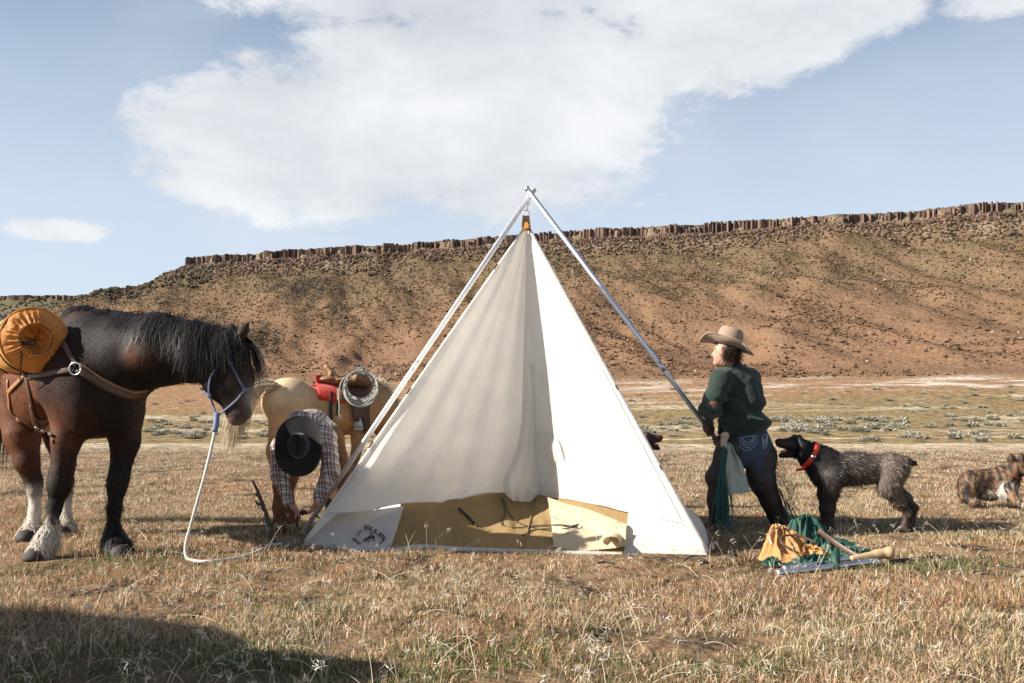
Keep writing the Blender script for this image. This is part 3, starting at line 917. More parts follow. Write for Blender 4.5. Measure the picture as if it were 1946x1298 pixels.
# corner panels on the ground line
def plane_pt(px, py, o, n):
    d = A([(px - CX) / F, 1.0, -(py - HY) / F]); c = A([0, 0, CH])
    return c + d * (((o - c) @ n) / (d @ n))
LP0, LP1, LP2 = P(578, 1034, 7.9), P(742, 1042, 7.73), P(768, 962, 8.36)
LN = np.cross(LP1 - LP0, LP2 - LP0); LN /= np.linalg.norm(LN); LN = LN if LN[1] < 0 else -LN
u, v = np.meshgrid(np.linspace(0, 1, 40), np.linspace(0, 1, 24), indexing='ij')
pb = LP0 + (LP1 - LP0) * u[..., None]; PT0 = plane_pt(632, 980, LP0, LN); pt = PT0 + (LP2 - PT0) * u[..., None]
g = pb + (pt - pb) * v[..., None] + LN * (.004 * fbm(u * 4, v * 3, octaves=3, seed=81))[..., None]
sheet_obj('left_corner_panel', g, m_canvas, tent)
RP0, RP1, RP2, RP3 = P(1186, 1050, 7.5), CORN_R + A([.0, -.02, -.02]), P(1194, 975, 7.96), right_panel(A(1.0), A(.925)) + A([0, -.012, 0])
pb = RP0 + (RP1 - RP0) * u[..., None]; pt = RP2 + (RP3 - RP2) * u[..., None]
g = pb + (pt - pb) * v[..., None] + A([-.2, -1, .3]) * (.010 * fbm(u * 4, v * 3, octaves=3, seed=82))[..., None]
sheet_obj('right_corner_panel', g, m_canvas, tent)
# side and back walls
def wall(name, c0, c1, bulge, seed):
    S, T_ = np.meshgrid(np.linspace(0, 1, 50), np.linspace(.012, 1, 60), indexing='ij')
    a = APEX + T_[..., None] * (c0 - APEX); b = APEX + T_[..., None] * (c1 - APEX)
    n = np.cross(c1 - c0, APEX - c0); n /= np.linalg.norm(n)
    p = a + (b - a) * S[..., None] + n * (bulge * np.sin(np.pi * S) * np.sin(np.pi * T_) + .02 * fbm(S * 4, T_ * 4, octaves=3, seed=seed) * np.sin(np.pi * S))[..., None]
    sheet_obj(name, p, m_canvas, tent)
BR3, BL3 = A([*TENT_BR, .03]), A([*TENT_BL, .03])
wall('right_wall', CORN_R, BR3, -.05, 3); wall('back_wall', BR3, BL3, -.05, 4); wall('left_wall', BL3, CORN_L, -.02, 5)
# ridge seams
for nm, c in (('ridge_seam', CORN_R), ('ridge_seam', CORN_L)):
    tt = np.linspace(.02, 1, 40)[:, None]
    pts = APEX + tt * (c - APEX) + A([0, -.012, .006])
    add_tube(nm, pts, .013, m_canvas, tent, smooth=0, sides=8, ru=1.4, rv=.6)
sx = np.linspace(.03, .99, 50)
add_tube('seam_piping', right_panel(np.full(50, .962), sx, .004), .005, m_lip, tent, smooth=0, sides=6)
# tan inner door lying slack behind the lip
u, v = np.meshgrid(np.linspace(0, 1, 120), np.linspace(0, 1, 40), indexing='ij')
lipx = np.linspace(736, 1196, 120); lipP = A([P(x, 1044 + 6 * k, 7.74 - .24 * k) for x, k in zip(lipx, np.linspace(0, 1, 120))])
ctrl = [P(762, 955, 8.40), P(850, 950, 8.64), P(950, 934, 8.98), P(1003, 926, 9.14), P(1060, 926, 8.82), P(1110, 948, 8.36), P(1200, 975, 7.98)]
topP = spline(ctrl, 20)[np.linspace(0, 120, 120).astype(int)]
sag = np.sin(np.pi * v)
g = lipP[:, None] * (1 - v[..., None]) + topP[:, None] * v[..., None]
g[..., 2] += -.055 * sag + .020 * sag * fbm(u * 14 + v * 3, v * 4, octaves=4, seed=84) + .012 * sag * np.sin(u * 40 + 6 * v) * (u < .5)
sheet_obj('inner_door', g, m_tan, tent); G1 = g.reshape(-1, 3).copy()
seam = g[66, :, :] + A([0, -.006, .008]); add_tube('inner_seam', seam, .005, m_tan, tent, smooth=0, sides=6)
# pale fold of the inner door thrown over to the right, with a curled edge
ctrl_b = [P(1052, 1040, 7.72), P(1100, 1046, 7.6), P(1140, 1043, 7.58), P(1170, 1040, 7.55), P(1188, 1036, 7.55)]
ctrl_t = [P(1040, 944, 8.60), P(1075, 956, 8.38), P(1120, 968, 8.15), P(1165, 985, 7.93), P(1190, 996, 7.82)]
uu = 16 * 4 + 1
bb, tt = spline(ctrl_b, 16), spline(ctrl_t, 16)
u, v = np.meshgrid(np.linspace(0, 1, uu), np.linspace(0, 1, 40), indexing='ij')
g = bb[:, None] * (1 - v[..., None]) + tt[:, None] * v[..., None]
g[..., 2] += .035 * np.sin(np.pi * v) ** .7 + .030 * fbm(u * 5 + 2 * v, v * 5, octaves=4, seed=86) * np.sin(np.pi * v)
g[..., 1] -= .03
sheet_obj('turned_back_fold', g, m_tanl, tent); G2 = g.reshape(-1, 3).copy()
a = np.linspace(-.4, 4.4, 40); ln = np.linspace(0, 1, 12)
AA, LL = np.meshgrid(a, ln, indexing='ij')
c0, c1 = P(1158, 1030, 7.42), P(1172, 1018, 7.72)
rad = .062 - .012 * LL - .007 * AA
g = (c0 + (c1 - c0) * LL[..., None]) + np.stack([1.15 * rad * np.cos(AA), .15 * rad * np.cos(AA), rad * np.sin(AA) * .75], -1)
sheet_obj('curled_edge', g, m_tanl, tent)
# groundsheet lip
lip = [P(578, 1034, 7.9), P(620, 1040, 7.85), P(690, 1047, 7.75), P(740, 1049, 7.7), P(800, 1040, 7.72), P(870, 1045, 7.66), P(1000, 1049, 7.6), P(1100, 1052, 7.52), P(1190, 1055, 7.48), P(1280, 1061, 7.42), P(1348, 1065, 7.37)]
lr = [.012, .022, .034, .032, .024, .024, .022, .022, .020, .018, .012]
add_tube('groundsheet_lip', lip, lr, m_lip, tent, smooth=10, sides=12, ru=1.6, rv=.9)
# slack flap hanging at the crease
def fp(px, py, Y): return P(px, py, Y)
rows = [(690, 998, 1012, 9.0, 9.0), (760, 995, 1022, 8.97, 8.98), (820, 988, 1026, 8.94, 8.96), (870, 976, 1030, 8.86, 8.93), (900, 962, 1032, 8.78, 8.90), (922, 956, 1030, 8.74, 8.87), (940, 962, 1022, 8.74, 8.84), (952, 975, 1012, 8.76, 8.82)]
ctl = A([[P(x0, y, Y0), P((x0 * 2 + x1) / 3, y + 1, (Y0 * 2 + Y1) / 3 - .05), P((x0 + 2 * x1) / 3, y + 2, (Y0 + 2 * Y1) / 3 - .035), P(x1, y, Y1)] for (y, x0, x1, Y0, Y1) in rows])
g1 = A([spline(ctl[i], 10) for i in range(len(rows))])
g = np.stack([spline(g1[:, j], 8) for j in range(g1.shape[1])], 1)
uu, vv = np.meshgrid(np.linspace(0, 1, g.shape[0]), np.linspace(0, 1, g.shape[1]), indexing='ij')
g[..., 1] += (.035 * fbm(vv * 4, uu * 3, octaves=3, seed=88) + .012 * np.sin(vv * 16 + uu * 4)) * sstep(0, .3, uu)
sheet_obj('slack_door_flap', g, m_canvas, tent)
# fabric gathered right of the crease
rows = [(800, 1034, 1050), (850, 1036, 1064), (900, 1038, 1080), (930, 1042, 1086), (948, 1046, 1084)]
ctl = A([[P(x0, y, 8.84 + .14 * (i == 0)), P((x0 + x1) / 2, y + 5, 8.70 + .16 * (i == 0)), P(x1, y, 8.60 + .2 * (i == 0))] for i, (y, x0, x1) in enumerate(rows)])
g1 = A([spline(ctl[i], 12) for i in range(len(rows))]); g = np.stack([spline(g1[:, j], 8) for j in range(g1.shape[1])], 1)
uu, vv = np.meshgrid(np.linspace(0, 1, g.shape[0]), np.linspace(0, 1, g.shape[1]), indexing='ij')
g[..., 1] += .03 * np.sin(vv * 9 + uu * 3) * uu + .02 * fbm(vv * 5, uu * 4, octaves=3, seed=89)
sheet_obj('gathered_cloth', g, m_canvas, tent)
# cords and toggles
def lie(px, py):
    best = None
    for G in (G1, G2):
        gx, gy = G[:, 0] / G[:, 1] * F + CX, HY - (G[:, 2] - CH) / G[:, 1] * F
        d = np.hypot(gx - px, gy - py); i = d.argmin()
        if d[i] < 6 and (best is None or G[i, 1] < best): best = G[i, 1]
    return best
def on_px(pts, Y, r, m, name, parent=tent): return add_tube(name, [P(x, y, (lie(x, y) or Yi + .03) - .03) for (x, y), Yi in zip(pts, Y)], r, m, parent, sides=6)
on_px([(953, 946), (960, 975), (952, 994), (975, 1003), (1030, 998), (1080, 1000), (1100, 996), (1080, 1004), (1020, 1006), (992, 1018)], [8.3, 8.2, 8.1, 8.05, 8.0, 7.95, 7.9, 7.88, 7.86, 7.8], .0045, m_black, 'tie_cord')
on_px([(956, 948), (975, 985), (1010, 1001), (1060, 997), (1098, 1002)], [8.32, 8.15, 8.05, 7.98, 7.9], .0045, m_black, 'tie_cord')
on_px([(872, 966), (888, 980), (907, 1000)], [8.25, 8.18, 8.1], .010, m_black, 'webbing_strap')
for k, pxy in enumerate(((792, 767), (720, 866), (933, 519))):
    tt = (pxy[1] - 428) / (1034 - 428)
    c = APEX + tt * (CORN_L - APEX) + A([-.01, -.02, 0])
    d = (CORN_L - APEX) / np.linalg.norm(CORN_L - APEX)
    add_tube('toggle_tab', [c - d * .03, c, c + d * .03], .012, m_black, tent, sides=6, smooth=3, ru=.5)
for tt in (.55, .78):
    c = APEX + tt * (CORN_R - APEX) + A([.0, -.03, 0]); d = (CORN_R - APEX) / np.linalg.norm(CORN_R - APEX)
    add_tube('toggle_tab', [c - d * .02, c, c + d * .02], .010, m_black, tent, sides=6, smooth=3, ru=.5)
# apex: leather tab, orange patch, ring
def quadbox(name, pts, m, th=.012, parent=tent):
    p = A(pts); n = np.cross(p[1] - p[0], p[3] - p[0]); n /= np.linalg.norm(n)
    v = np.vstack([p, p + n * th]); q = A([[0, 1, 2, 3], [7, 6, 5, 4], [0, 4, 5, 1], [1, 5, 6, 2], [2, 6, 7, 3], [3, 7, 4, 0]])
    return link(name, np_mesh(name, v, q), m, parent, smooth=False)
quadbox('leather_tab', [P(991, 439, 9.02), P(1009, 439, 9.02), P(1006, 411, 9.07), P(993, 411, 9.07)], m_leather)
quadbox('orange_patch', [P(995, 434, 9.005), P(1005, 434, 9.005), P(1003, 423, 9.02), P(997, 423, 9.02)], m_yellow, th=.006)
aa = np.linspace(0, 2 * math.pi, 24)
add_tube('ring', [P(1000 + 6.5 * math.cos(x), 406 + 6.5 * math.sin(x), 9.07) for x in aa], .004, m_steel, tent, smooth=0, sides=6)
# right sod flap lying outside
g0 = [[P(1291, 960, 7.95), P(1312, 968, 8.1), P(1330, 985, 8.15)], [P(1306, 990, 7.75), P(1328, 995, 7.9), P(1340, 1003, 7.95)], [P(1322, 1025, 7.55), P(1338, 1025, 7.7), P(1346, 1028, 7.75)], [P(1340, 1056, 7.40), P(1346, 1050, 7.48), P(1350, 1046, 7.55)]]
g1 = A([spline(r, 8) for r in g0]); g = np.stack([spline(g1[:, j], 8) for j in range(g1.shape[1])], 1)
uu, vv = np.meshgrid(np.linspace(0, 1, g.shape[0]), np.linspace(0, 1, g.shape[1]), indexing='ij')
g[..., 2] += .02 * fbm(uu * 5, vv * 4, octaves=3, seed=90)
sheet_obj('sod_flap', g, m_canvas, tent)

# printed mark on the left corner panel
def ink_poly(name, pts2, parent=tent):
    base = LP0 + LN * .010
    v = A([plane_pt(x, y, base, LN) for x, y in pts2]); c = v.mean(0)
    n = len(v); vv = np.vstack([v, c]); t = A([[i, (i + 1) % n, n] for i in range(n)])
    return vv, [], t, None
LET = {'E': [(0, 0, .3, 1), (.3, .8, 1, 1), (.3, .42, .75, .6), (.3, 0, 1, .2), (.8, .62, 1, .8), (.8, .2, 1, .36)],
       'L': [(.12, 0, .42, 1), (0, .84, .6, 1), (0, 0, 1, .2), (.78, .2, 1, .42)],
       'I': [(.32, 0, .66, 1), (.12, .84, .86, 1), (.12, 0, .86, .16)],
       'S': [(0, .8, 1, 1), (0, .5, .3, .8), (0, .42, 1, .58), (.7, .2, 1, .42), (0, 0, 1, .2), (.8, .66, 1, .8), (0, .2, .2, .34)],
       'M': [(0, 0, .25, 1), (.75, 0, 1, 1), (.25, .55, .45, .95), (.55, .55, .75, .95), (.42, .4, .58, .7)]}
def letter(ch, cx, cy, ang, w, h):
    out = []
    for (x0, y0, x1, y1) in LET[ch]:
        q = []
        for (x, y) in ((x0, y0), (x1, y0), (x1, y1), (x0, y1)):
            lx, ly = (x - .5) * w, -(y - .5) * h
            q.append((cx + lx * math.cos(ang) - ly * math.sin(ang), cy + lx * math.sin(ang) + ly * math.cos(ang)))
        out.append(ink_poly('', q))
    return out
mark = []
for ch, x, y, a in (('E', 696.5, 1002.5, .08), ('L', 706, 1005.0, .3), ('L', 715, 1010.0, .55), ('I', 722.5, 1015.5, .75), ('S', 728.5, 1021.0, .85)):
    mark += letter(ch, x, y, a, 8.8, 7.6)
mark += letter('M', 674, 1026, -2.45 + math.pi, 8, 6) + letter('E', 682, 1031.5, -2.8 + math.pi, 7, 5)
def band(cx, cy, rx, ry, a0, a1, w0, w1, n=16):
    out = []
    for i in range(n):
        b0, b1 = a0 + (a1 - a0) * i / n, a0 + (a1 - a0) * (i + 1) / n
        f = 1 - abs(2 * (i + .5) / n - 1); w = w0 + (w1 - w0) * f
        out.append(ink_poly('', [(cx + (rx + s) * math.cos(b), cy + (ry + s) * math.sin(b)) for b, s in ((b0, -w / 2), (b1, -w / 2), (b1, w / 2), (b0, w / 2))]))
    return out
mark += band(704, 1021, 26, 17.5, math.radians(185), math.radians(232), .7, 1.7) + band(704, 1021, 23.6, 15.5, math.radians(185), math.radians(232), .5, .8)
mark += band(704, 1021, 26, 17.5, math.radians(0), math.radians(48), .7, 1.8) + band(704, 1021, 23.6, 15.5, math.radians(2), math.radians(48), .5, .8)
def blob(cx, cy, rx, ry, seed, n=18, am=.3):
    r = np.random.default_rng(seed)
    a = np.linspace(0, 2 * math.pi, n, endpoint=False); k = 1 + am * r.uniform(-1, 1, n)
    return [ink_poly('', [(cx + rx * math.cos(t) * s, cy + ry * math.sin(t) * s) for t, s in zip(a, k)])]
mark += blob(706.5, 1013.5, 2.2, 1.7, 1) + blob(701.5, 1021.5, 4.2, 2.6, 2, am=.45) + blob(709, 1021.5, 3.6, 3.2, 3, am=.45) + blob(695.5, 1024.5, 3.4, 2.0, 4, am=.45)
mark += blob(691, 1027.5, 1.8, .9, 5) + blob(700, 1028.5, 2.4, .8, 6) + blob(710, 1027, 2.6, .7, 7) + blob(704, 1017.5, 1.6, 1.6, 8)
mark += band(706.5, 1013.5, 4.6, 4.0, math.radians(20), math.radians(250), .4, .8, 12) + band(700, 1024, 9, 6, math.radians(60), math.radians(150), .3, .7, 8)
v, q, t, _ = merge([(a, b if len(b) else np.zeros((0, 4), int), c, d) for a, b, c, d in mark])
link('printed_mark', np_mesh('printed_mark', v, t), m_ink, tent, smooth=False)['label'] = 'black printed ELLIS arch and rider emblem'

# ------------------------------------------------------------------ the two tent poles
def pole(top, foot, m, label, dark=None):
    root = empty('tent_pole', foot, label, 'pole', 'poles of the tent bipod')
    add_tube('pole_tube', [top, foot], .0215, m, root, sides=28, smooth=12)
    d = (foot - top) / np.linalg.norm(foot - top)
    add_tube('end_cap', [top - d * .012, top + d * .02], .0235, m_lip if m is m_alu else m_steel, root, sides=14, smooth=1)
    mid = top + (foot - top) * .52
    add_tube('joint_sleeve', [mid - d * .05, mid + d * .05], .0224, m, root, sides=28, smooth=1)
    return root
PT_L, PT_R = P(1014, 361, 9.06), P(1001, 358, 9.01)
PF_L = P(573, 1016, 8.68); PF_R = P(1488, 1003, 9.16)
pole(PT_L, PF_L, m_alu, 'pale aluminium tent pole planted beside the crouching man')
pole(PT_R, PF_R, m_steel, 'grey steel tent pole gripped by the woman in green')
strap = empty('hanging_strap', P(1004, 385, 9.06), 'short white strap and snap holding the tent peak to the poles', 'strap')
m_web = mat('white_webbing', (.70, .69, .72), rough=.7, var=.1)
quadbox('webbing', [P(1000.5, 389, 9.06), P(1007, 389, 9.06), P(1009, 368, 9.07), P(1001, 368, 9.07)], m_web, th=.008, parent=strap)
add_tube('snap_hook', [P(1003.5, 389, 9.06), P(1002.5, 396, 9.065), P(1001, 401, 9.07)], .0055, m_steel, strap, sides=8)

# stake, cords in the grass
st = empty('tent_stake', P(1356, 1040, 7.85), 'small steel stake standing at the right tent corner', 'stake')
add_tube('shaft', [P(1355, 1056, 7.6), P(1355, 1032, 7.6)], .008, m_steel, st, sides=8)
add_tube('hook', [P(1355, 1032, 7.6), P(1360, 1030, 7.6), P(1362, 1036, 7.6)], .006, m_steel, st, sides=8)
def ground_cord(name, px, r, m, label, cat, lift=.02):
    pts = []
    for x, y in px:
        Y = F / (y - HY) * (CH - lift); pts.append(P(x, y, Y))
    o = add_tube(name, pts, r, m, None, loc=pts[0] - A([0, 0, lift]), sides=7)
    return tag(o, label, cat)
ground_cord('cord', [(1300, 1066), (1312, 1058), (1325, 1057), (1338, 1066), (1330, 1072), (1346, 1069)], .006, m_black, 'black cord loop lying in grass at the tent corner', 'cord', .03)
ground_cord('cord', [(1135, 1070), (1150, 1068), (1168, 1072)], .007, m_black, 'short black cord end in the grass before the tent', 'cord', .03)
# ------------------------------------------------------------------ driftwood, lead rope, the dropped pack
m_bark = mat('weathered_wood', (.20, .165, .125), rough=.95, var=.35, vscale=18, bump=.9, bscale=45, bdist=.012, stretch=(1, 1, .25))
m_barkd = mat('dark_bark', (.075, .062, .05), rough=.95, var=.4, vscale=18, bump=.9, bscale=45, bdist=.012)
m_rope = mat('pale_rope', (.56, .53, .46), rough=.9, var=.2, vscale=60, bump=.8, bscale=160, bdist=.004)
br = empty('dead_branch', P(515, 1040, 7.9), 'dead sagebrush branch sticking up beside the rope', 'branch')
def knobbly(pts, rs, seed):
    v, q, t, _ = tube(pts, rs, sides=9, smooth=7)
    return v * 1.0 + .003 * np.random.default_rng(seed).normal(size=v.shape), q, t, None
def stick(name, pts, rs, m, parent, seed):
    v, q, t, _ = knobbly(pts, rs, seed); return link(name, np_mesh(name, v, q, t), m, parent)
stick('stem', [P(519, 1050, 7.85), P(516, 1010, 7.88), P(508, 985, 7.9), P(499, 958, 7.93), P(488, 930, 7.96), P(480, 913, 7.98)], [.024, .022, .018, .014, .010, .005], m_barkd, br, 1)
stick('twig', [P(503, 970, 7.92), P(497, 960, 7.9), P(489, 956, 7.88), P(485, 951, 7.86)], [.010, .009, .007, .003], m_barkd, br, 2)
stick('twig', [P(499, 955, 7.93), P(492, 944, 7.95), P(484, 939, 7.99)], [.010, .008, .004], m_barkd, br, 3)
stick('twig', [P(514, 1005, 7.88), P(520, 992, 7.86), P(521, 990, 7.85)], [.012, .009, .004], m_barkd, br, 4)
lg = empty('driftwood_log', P(540, 1045, 7.7), 'grey weathered log on the ground where the lead rope is tied', 'log')
stick('trunk', [P(440, 1066, 7.35), P(495, 1050, 7.62), P(540, 1038, 7.85), P(580, 1027, 8.05)], [.020, .034, .036, .028], m_bark, lg, 5)
stick('limb', [P(496, 1046, 7.7), P(530, 1033, 7.95), P(570, 1022, 8.2)], [.026, .024, .014], m_bark, lg, 6)
stick('limb', [P(505, 1050, 7.6), P(512, 1036, 7.75), P(516, 1024, 7.9)], [.016, .014, .008], m_bark, lg, 7)

def steel_pts(px): return [P(x, y, Y) for x, y, Y in px]
# dropped pack: orange canvas sack, green sack, steel tubes, pick handle, strap
m_green = mat('green_cordura', (.010, .055, .034), rough=.6, var=.15, vscale=8, bump=.4, bscale=26, bdist=.01, spec=.4)
m_woodh = mat('pale_wood', (.47, .33, .18), rough=.6, var=.12, vscale=12, bump=.2, bscale=50, bdist=.003)
m_bag = mat('ochre_canvas', (.44, .225, .082), rough=.85, var=.12, vscale=6, bump=.4, bscale=24, bdist=.012, spec=.2)
def lumpy(name, B, h, m, parent, amp=.02, fr=7.0, seed=1, it=1, cut=None, ridged=True):
    def dsp(X):
        w = fbm(X[:, 0] * fr, X[:, 1] * fr, X[:, 2] * fr, octaves=3, seed=seed)
        w2 = fbm(X[:, 0] * fr * .45 + 9, X[:, 1] * fr * .45, X[:, 2] * fr * .45, octaves=2, seed=seed + 50)
        return amp * ((1 - 2.6 * np.abs(w)) + 1.6 * (.6 - 2.2 * np.abs(w2)) if ridged else w)
    V, Q = B.mesh(h, disp=dsp, cut=cut); V = relax(V, Q, it)
    return link(name, np_mesh(name, V, Q), m, parent)
def heap(name, c, rx, ry, H, peak, m, parent, folds=9, seed=1, amp=.035, rot=0.0, lobes=.18, th=.006, flat=1.5):
    """a dropped cloth: folds run from the peak outward and down, the skirt lies on the grass"""
    nr, na = 46, 150
    rr, th_ = np.meshgrid(np.linspace(0, 1, nr), np.linspace(0, 2 * math.pi, na, endpoint=False), indexing='ij')
    cx_, sy_ = np.cos(th_), np.sin(th_)
    edge = 1 + lobes * fbm(cx_ * 1.6 + seed, sy_ * 1.6, octaves=3, seed=seed)
    wob = 1.4 * fbm(cx_ * 1.3, sy_ * 1.3, rr * 2.0, octaves=2, seed=seed + 1)
    rid = 1 - np.abs(np.sin(folds * .5 * th_ + wob * 2.2 + rr * 1.3)) ** .7
    rid2 = 1 - np.abs(np.sin(folds * .9 * th_ - wob * 3.0 + 2.0)) ** .6
    env = (rr * (1 - rr) * 4) ** .6
    z = H * (1 - rr ** flat) + amp * env * (rid - .45) + .5 * amp * env * (rid2 - .4) + .020 * fbm(cx_ * rr * 6, sy_ * rr * 6, octaves=4, seed=seed + 2) * (1 - rr ** 4)
    rad = rr * edge * (1 + .10 * env * (rid - .5))
    x = peak[0] * (1 - rr) ** 1.2 + rx * rad * cx_; y = peak[1] * (1 - rr) ** 1.2 + ry * rad * sy_
    ca, sa = math.cos(rot), math.sin(rot)
    p = np.stack([c[0] + x * ca - y * sa, c[1] + x * sa + y * ca, np.maximum(c[2] + z, .012)], -1)
    v = p.reshape(-1, 3); q = grid_faces(nr, na, True)
    return link(name, np_mesh(name, v, q), m, parent)
def gp(px, Y): return A([(px - CX) / F * Y, Y, 0.0])
sack = empty('ochre_sack', gp(1505, 7.1), 'slumped ochre canvas sack with dark piped opening', 'sack')
heap('bag_body', gp(1497, 7.10), .20, .19, .235, (-.07, .07), m_bag, sack, 7, 5, .05, flat=1.9)
heap('bag_mouth', gp(1545, 6.98), .19, .13, .115, (-.03, .03), m_bag, sack, 8, 6, .035, flat=1.7)
add_tube('dark_piping', [P(1518, 1052, 6.82), P(1496, 1040, 6.84), P(1484, 1028, 6.88), P(1492, 1018, 6.94), P(1520, 1018, 6.92), P(1552, 1032, 6.86)], .008, m_dleather, sack, sides=7)
gsk = empty('green_sack', gp(1540, 7.4), 'crumpled dark green nylon sack behind the ochre one', 'sack')
heap('bag_body', gp(1535, 7.46), .21, .17, .265, (-.02, .02), m_green, gsk, 9, 9, .05, flat=2.0)
heap('bag_skirt', gp(1590, 7.32), .26, .15, .13, (-.08, .03), m_green, gsk, 11, 12, .04, rot=-.1)
heap('bag_skirt', gp(1635, 7.25), .20, .09, .06, (-.05, .0), m_green, gsk, 9, 13, .025)
gs2 = empty('green_stuff_bag', gp(1560, 6.85), 'thin dark green bag lying under the steel tubes', 'bag')
heap('bag_body', gp(1548, 6.85), .20, .09, .075, (.02, .02), m_green, gs2, 10, 14, .03)
heap('bag_end', gp(1470, 6.86), .09, .06, .055, (-.02, .01), m_green, gs2, 8, 15, .02)
add_tube('bag_tie', [P(1590, 1044, 6.80), P(1588, 1062, 6.72), P(1592, 1082, 6.68)], [.02, .03, .012], m_green, gs2, sides=8)
for i, (pts, r) in enumerate((([(1490, 1081, 6.74), (1585, 1066, 6.85), (1630, 1058, 6.95)], .016), ([(1478, 1090, 6.55), (1590, 1076, 6.72), (1672, 1066, 6.9)], .020))):
    o = empty('steel_tube', P(*pts[0]) * A([1, 1, 0]), ['thin steel tube resting on the green bag', 'thick steel tube lying in front of the sacks'][i], 'tube')
    add_tube('tube_wall', steel_pts(pts), r, m_steel, o, sides=12, smooth=5)
    p = A(steel_pts(pts)); d = (p[1] - p[0]) / np.linalg.norm(p[1] - p[0])
    add_tube('collar', [p[0] - d * .005, p[0] + d * .03], r * 1.25, m_steel, o, sides=12, smooth=1)
hd = empty('tool_handle', P(1690, 1070, 6.95), 'pale tan wooden tool end poking out beyond the steel tubes', 'tool')
B = Body(.03)
B.cone(P(1620, 1062, 6.9), P(1668, 1054, 6.95), .022, .030); B.cone(P(1668, 1054, 6.95), P(1690, 1050, 6.95), .030, .035); B.ell(P(1690, 1052, 6.95), (.022, .035, .036))
V, Q = B.mesh(.009); link('handle_end', np_mesh('handle_end', V, Q), m_woodh, hd); add_tube('dark_band', [P(1664, 1055, 6.95), P(1668, 1054, 6.95)], .033, m_dleather, hd, sides=12, smooth=1)
for pts, lab, w in (([(1466, 1035, 6.95), (1462, 1020, 7.0), (1472, 1006, 7.05), (1486, 1000, 7.1)], 'grey strap loop standing up from the ochre sack', .012),
                    ([(1555, 1008, 7.28), (1585, 1030, 7.2), (1612, 1048, 7.1), (1640, 1062, 7.0)], 'brown webbing strap laid across the green sack', .02),
                    ([(1690, 1068, 6.9), (1745, 1063, 7.12), (1780, 1059, 7.2), (1810, 1063, 7.1), (1828, 1074, 6.85)], 'long black strap trailing off into the grass', .016)):
    p = steel_pts(pts); zmin = min(q[2] for q in p)
    o = add_tube('pack_strap', p, w, m_black if 'black' in lab else m_lip if 'grey' in lab else m_dleather, None, loc=p[0] * A([1, 1, 0]), sides=8, smooth=8, ru=.22, rv=1.0)
    tag(o, lab, 'strap')
# ------------------------------------------------------------------ grooming, straps that follow a body
def ray_hit(B, px, py, y0, y1, n=160, lift=0.004):
    """first surface point of B seen at a photo column / row between two distances (bodies were laid out that way)"""
    px = np.atleast_1d(np.asarray(px, float)); py = np.atleast_1d(np.asarray(py, float))
    t = np.linspace(y0, y1, n)
    X = np.stack([(px[:, None] - CX) / F * t, np.broadcast_to(t, (len(px), n)), CH - (py[:, None] - HY) / F * t], -1)
    D = B.field(X) - lift
    hit = D < 0
    j = np.where(hit.any(1), hit.argmax(1), D.argmin(1))
    return X[np.arange(len(px)), j]
def grad(B, X, e=.004):
    g = np.stack([B.field(X + e * np.eye(3)[i]) - B.field(X - e * np.eye(3)[i]) for i in range(3)], -1)
    return g / (np.linalg.norm(g, axis=-1, keepdims=True) + 1e-9)
def snap(B, X, off=.0, it=3):
    X = A(X, float)
    for _ in range(it): X = X - grad(B, X) * (B.field(X) - off)[..., None]
    return X
def groom(B, roots, dirs, lens, width, seg=7, droop=.6, curl=.1, off=.006, col=None, seed=1, tip=.2, stick=0.0):
    r = np.random.default_rng(seed); n = len(roots)
    d = dirs / (np.linalg.norm(dirs, axis=1, keepdims=True) + 1e-9); p = A(roots, float)
    lens = np.broadcast_to(lens, (n,)); width = np.broadcast_to(width, (n,)); w = r.normal(size=(n, 3)) * curl
    Ps, Ns = [p.copy()], [grad(B, p)]
    for s in range(seg):
        d = d + w + A([0, 0, -1.0]) * droop; w = w * .8 + r.normal(size=(n, 3)) * curl * .4
        d /= np.linalg.norm(d, axis=1, keepdims=True)
        q = p + d * (lens / seg)[:, None]
        f = B.field(q); g = grad(B, q)
        o = off * (1 + .8 * r.random(n))
        push = np.maximum(o - f, 0)
        q = q + g * push[:, None]
        d = q - p; d /= np.linalg.norm(d, axis=1, keepdims=True) + 1e-9
        p = q; Ps.append(p.copy()); Ns.append(g)
    vs_ = []
    for k in range(seg + 1):
        tg = Ps[min(k + 1, seg)] - Ps[max(k - 1, 0)]
        side = np.cross(tg, Ns[k] + r.normal(size=(n, 3)) * .15); side /= np.linalg.norm(side, axis=1, keepdims=True) + 1e-9
        wk = width * (1 - (1 - tip) * (k / seg) ** 1.5)
        vs_ += [Ps[k] - side * wk[:, None] / 2, Ps[k] + side * wk[:, None] / 2]
    v = np.stack(vs_, 1).reshape(-1, 3); m = 2 * (seg + 1)
    q = ((np.arange(n) * m)[:, None, None] + np.arange(seg)[None, :, None] * 2 + A([0, 1, 3, 2])[None, None]).reshape(-1, 4)
    return v, q, [], (np.repeat(np.broadcast_to(col, (n, 3)), m, 0) if col is not None else None)
def hair_obj(name, parts, m, parent):
    v, q, t, c = merge(parts); me = np_mesh(name, v, q, t); set_col(me, c); o = link(name, me, m, parent); o['kind'] = 'stuff'; return o
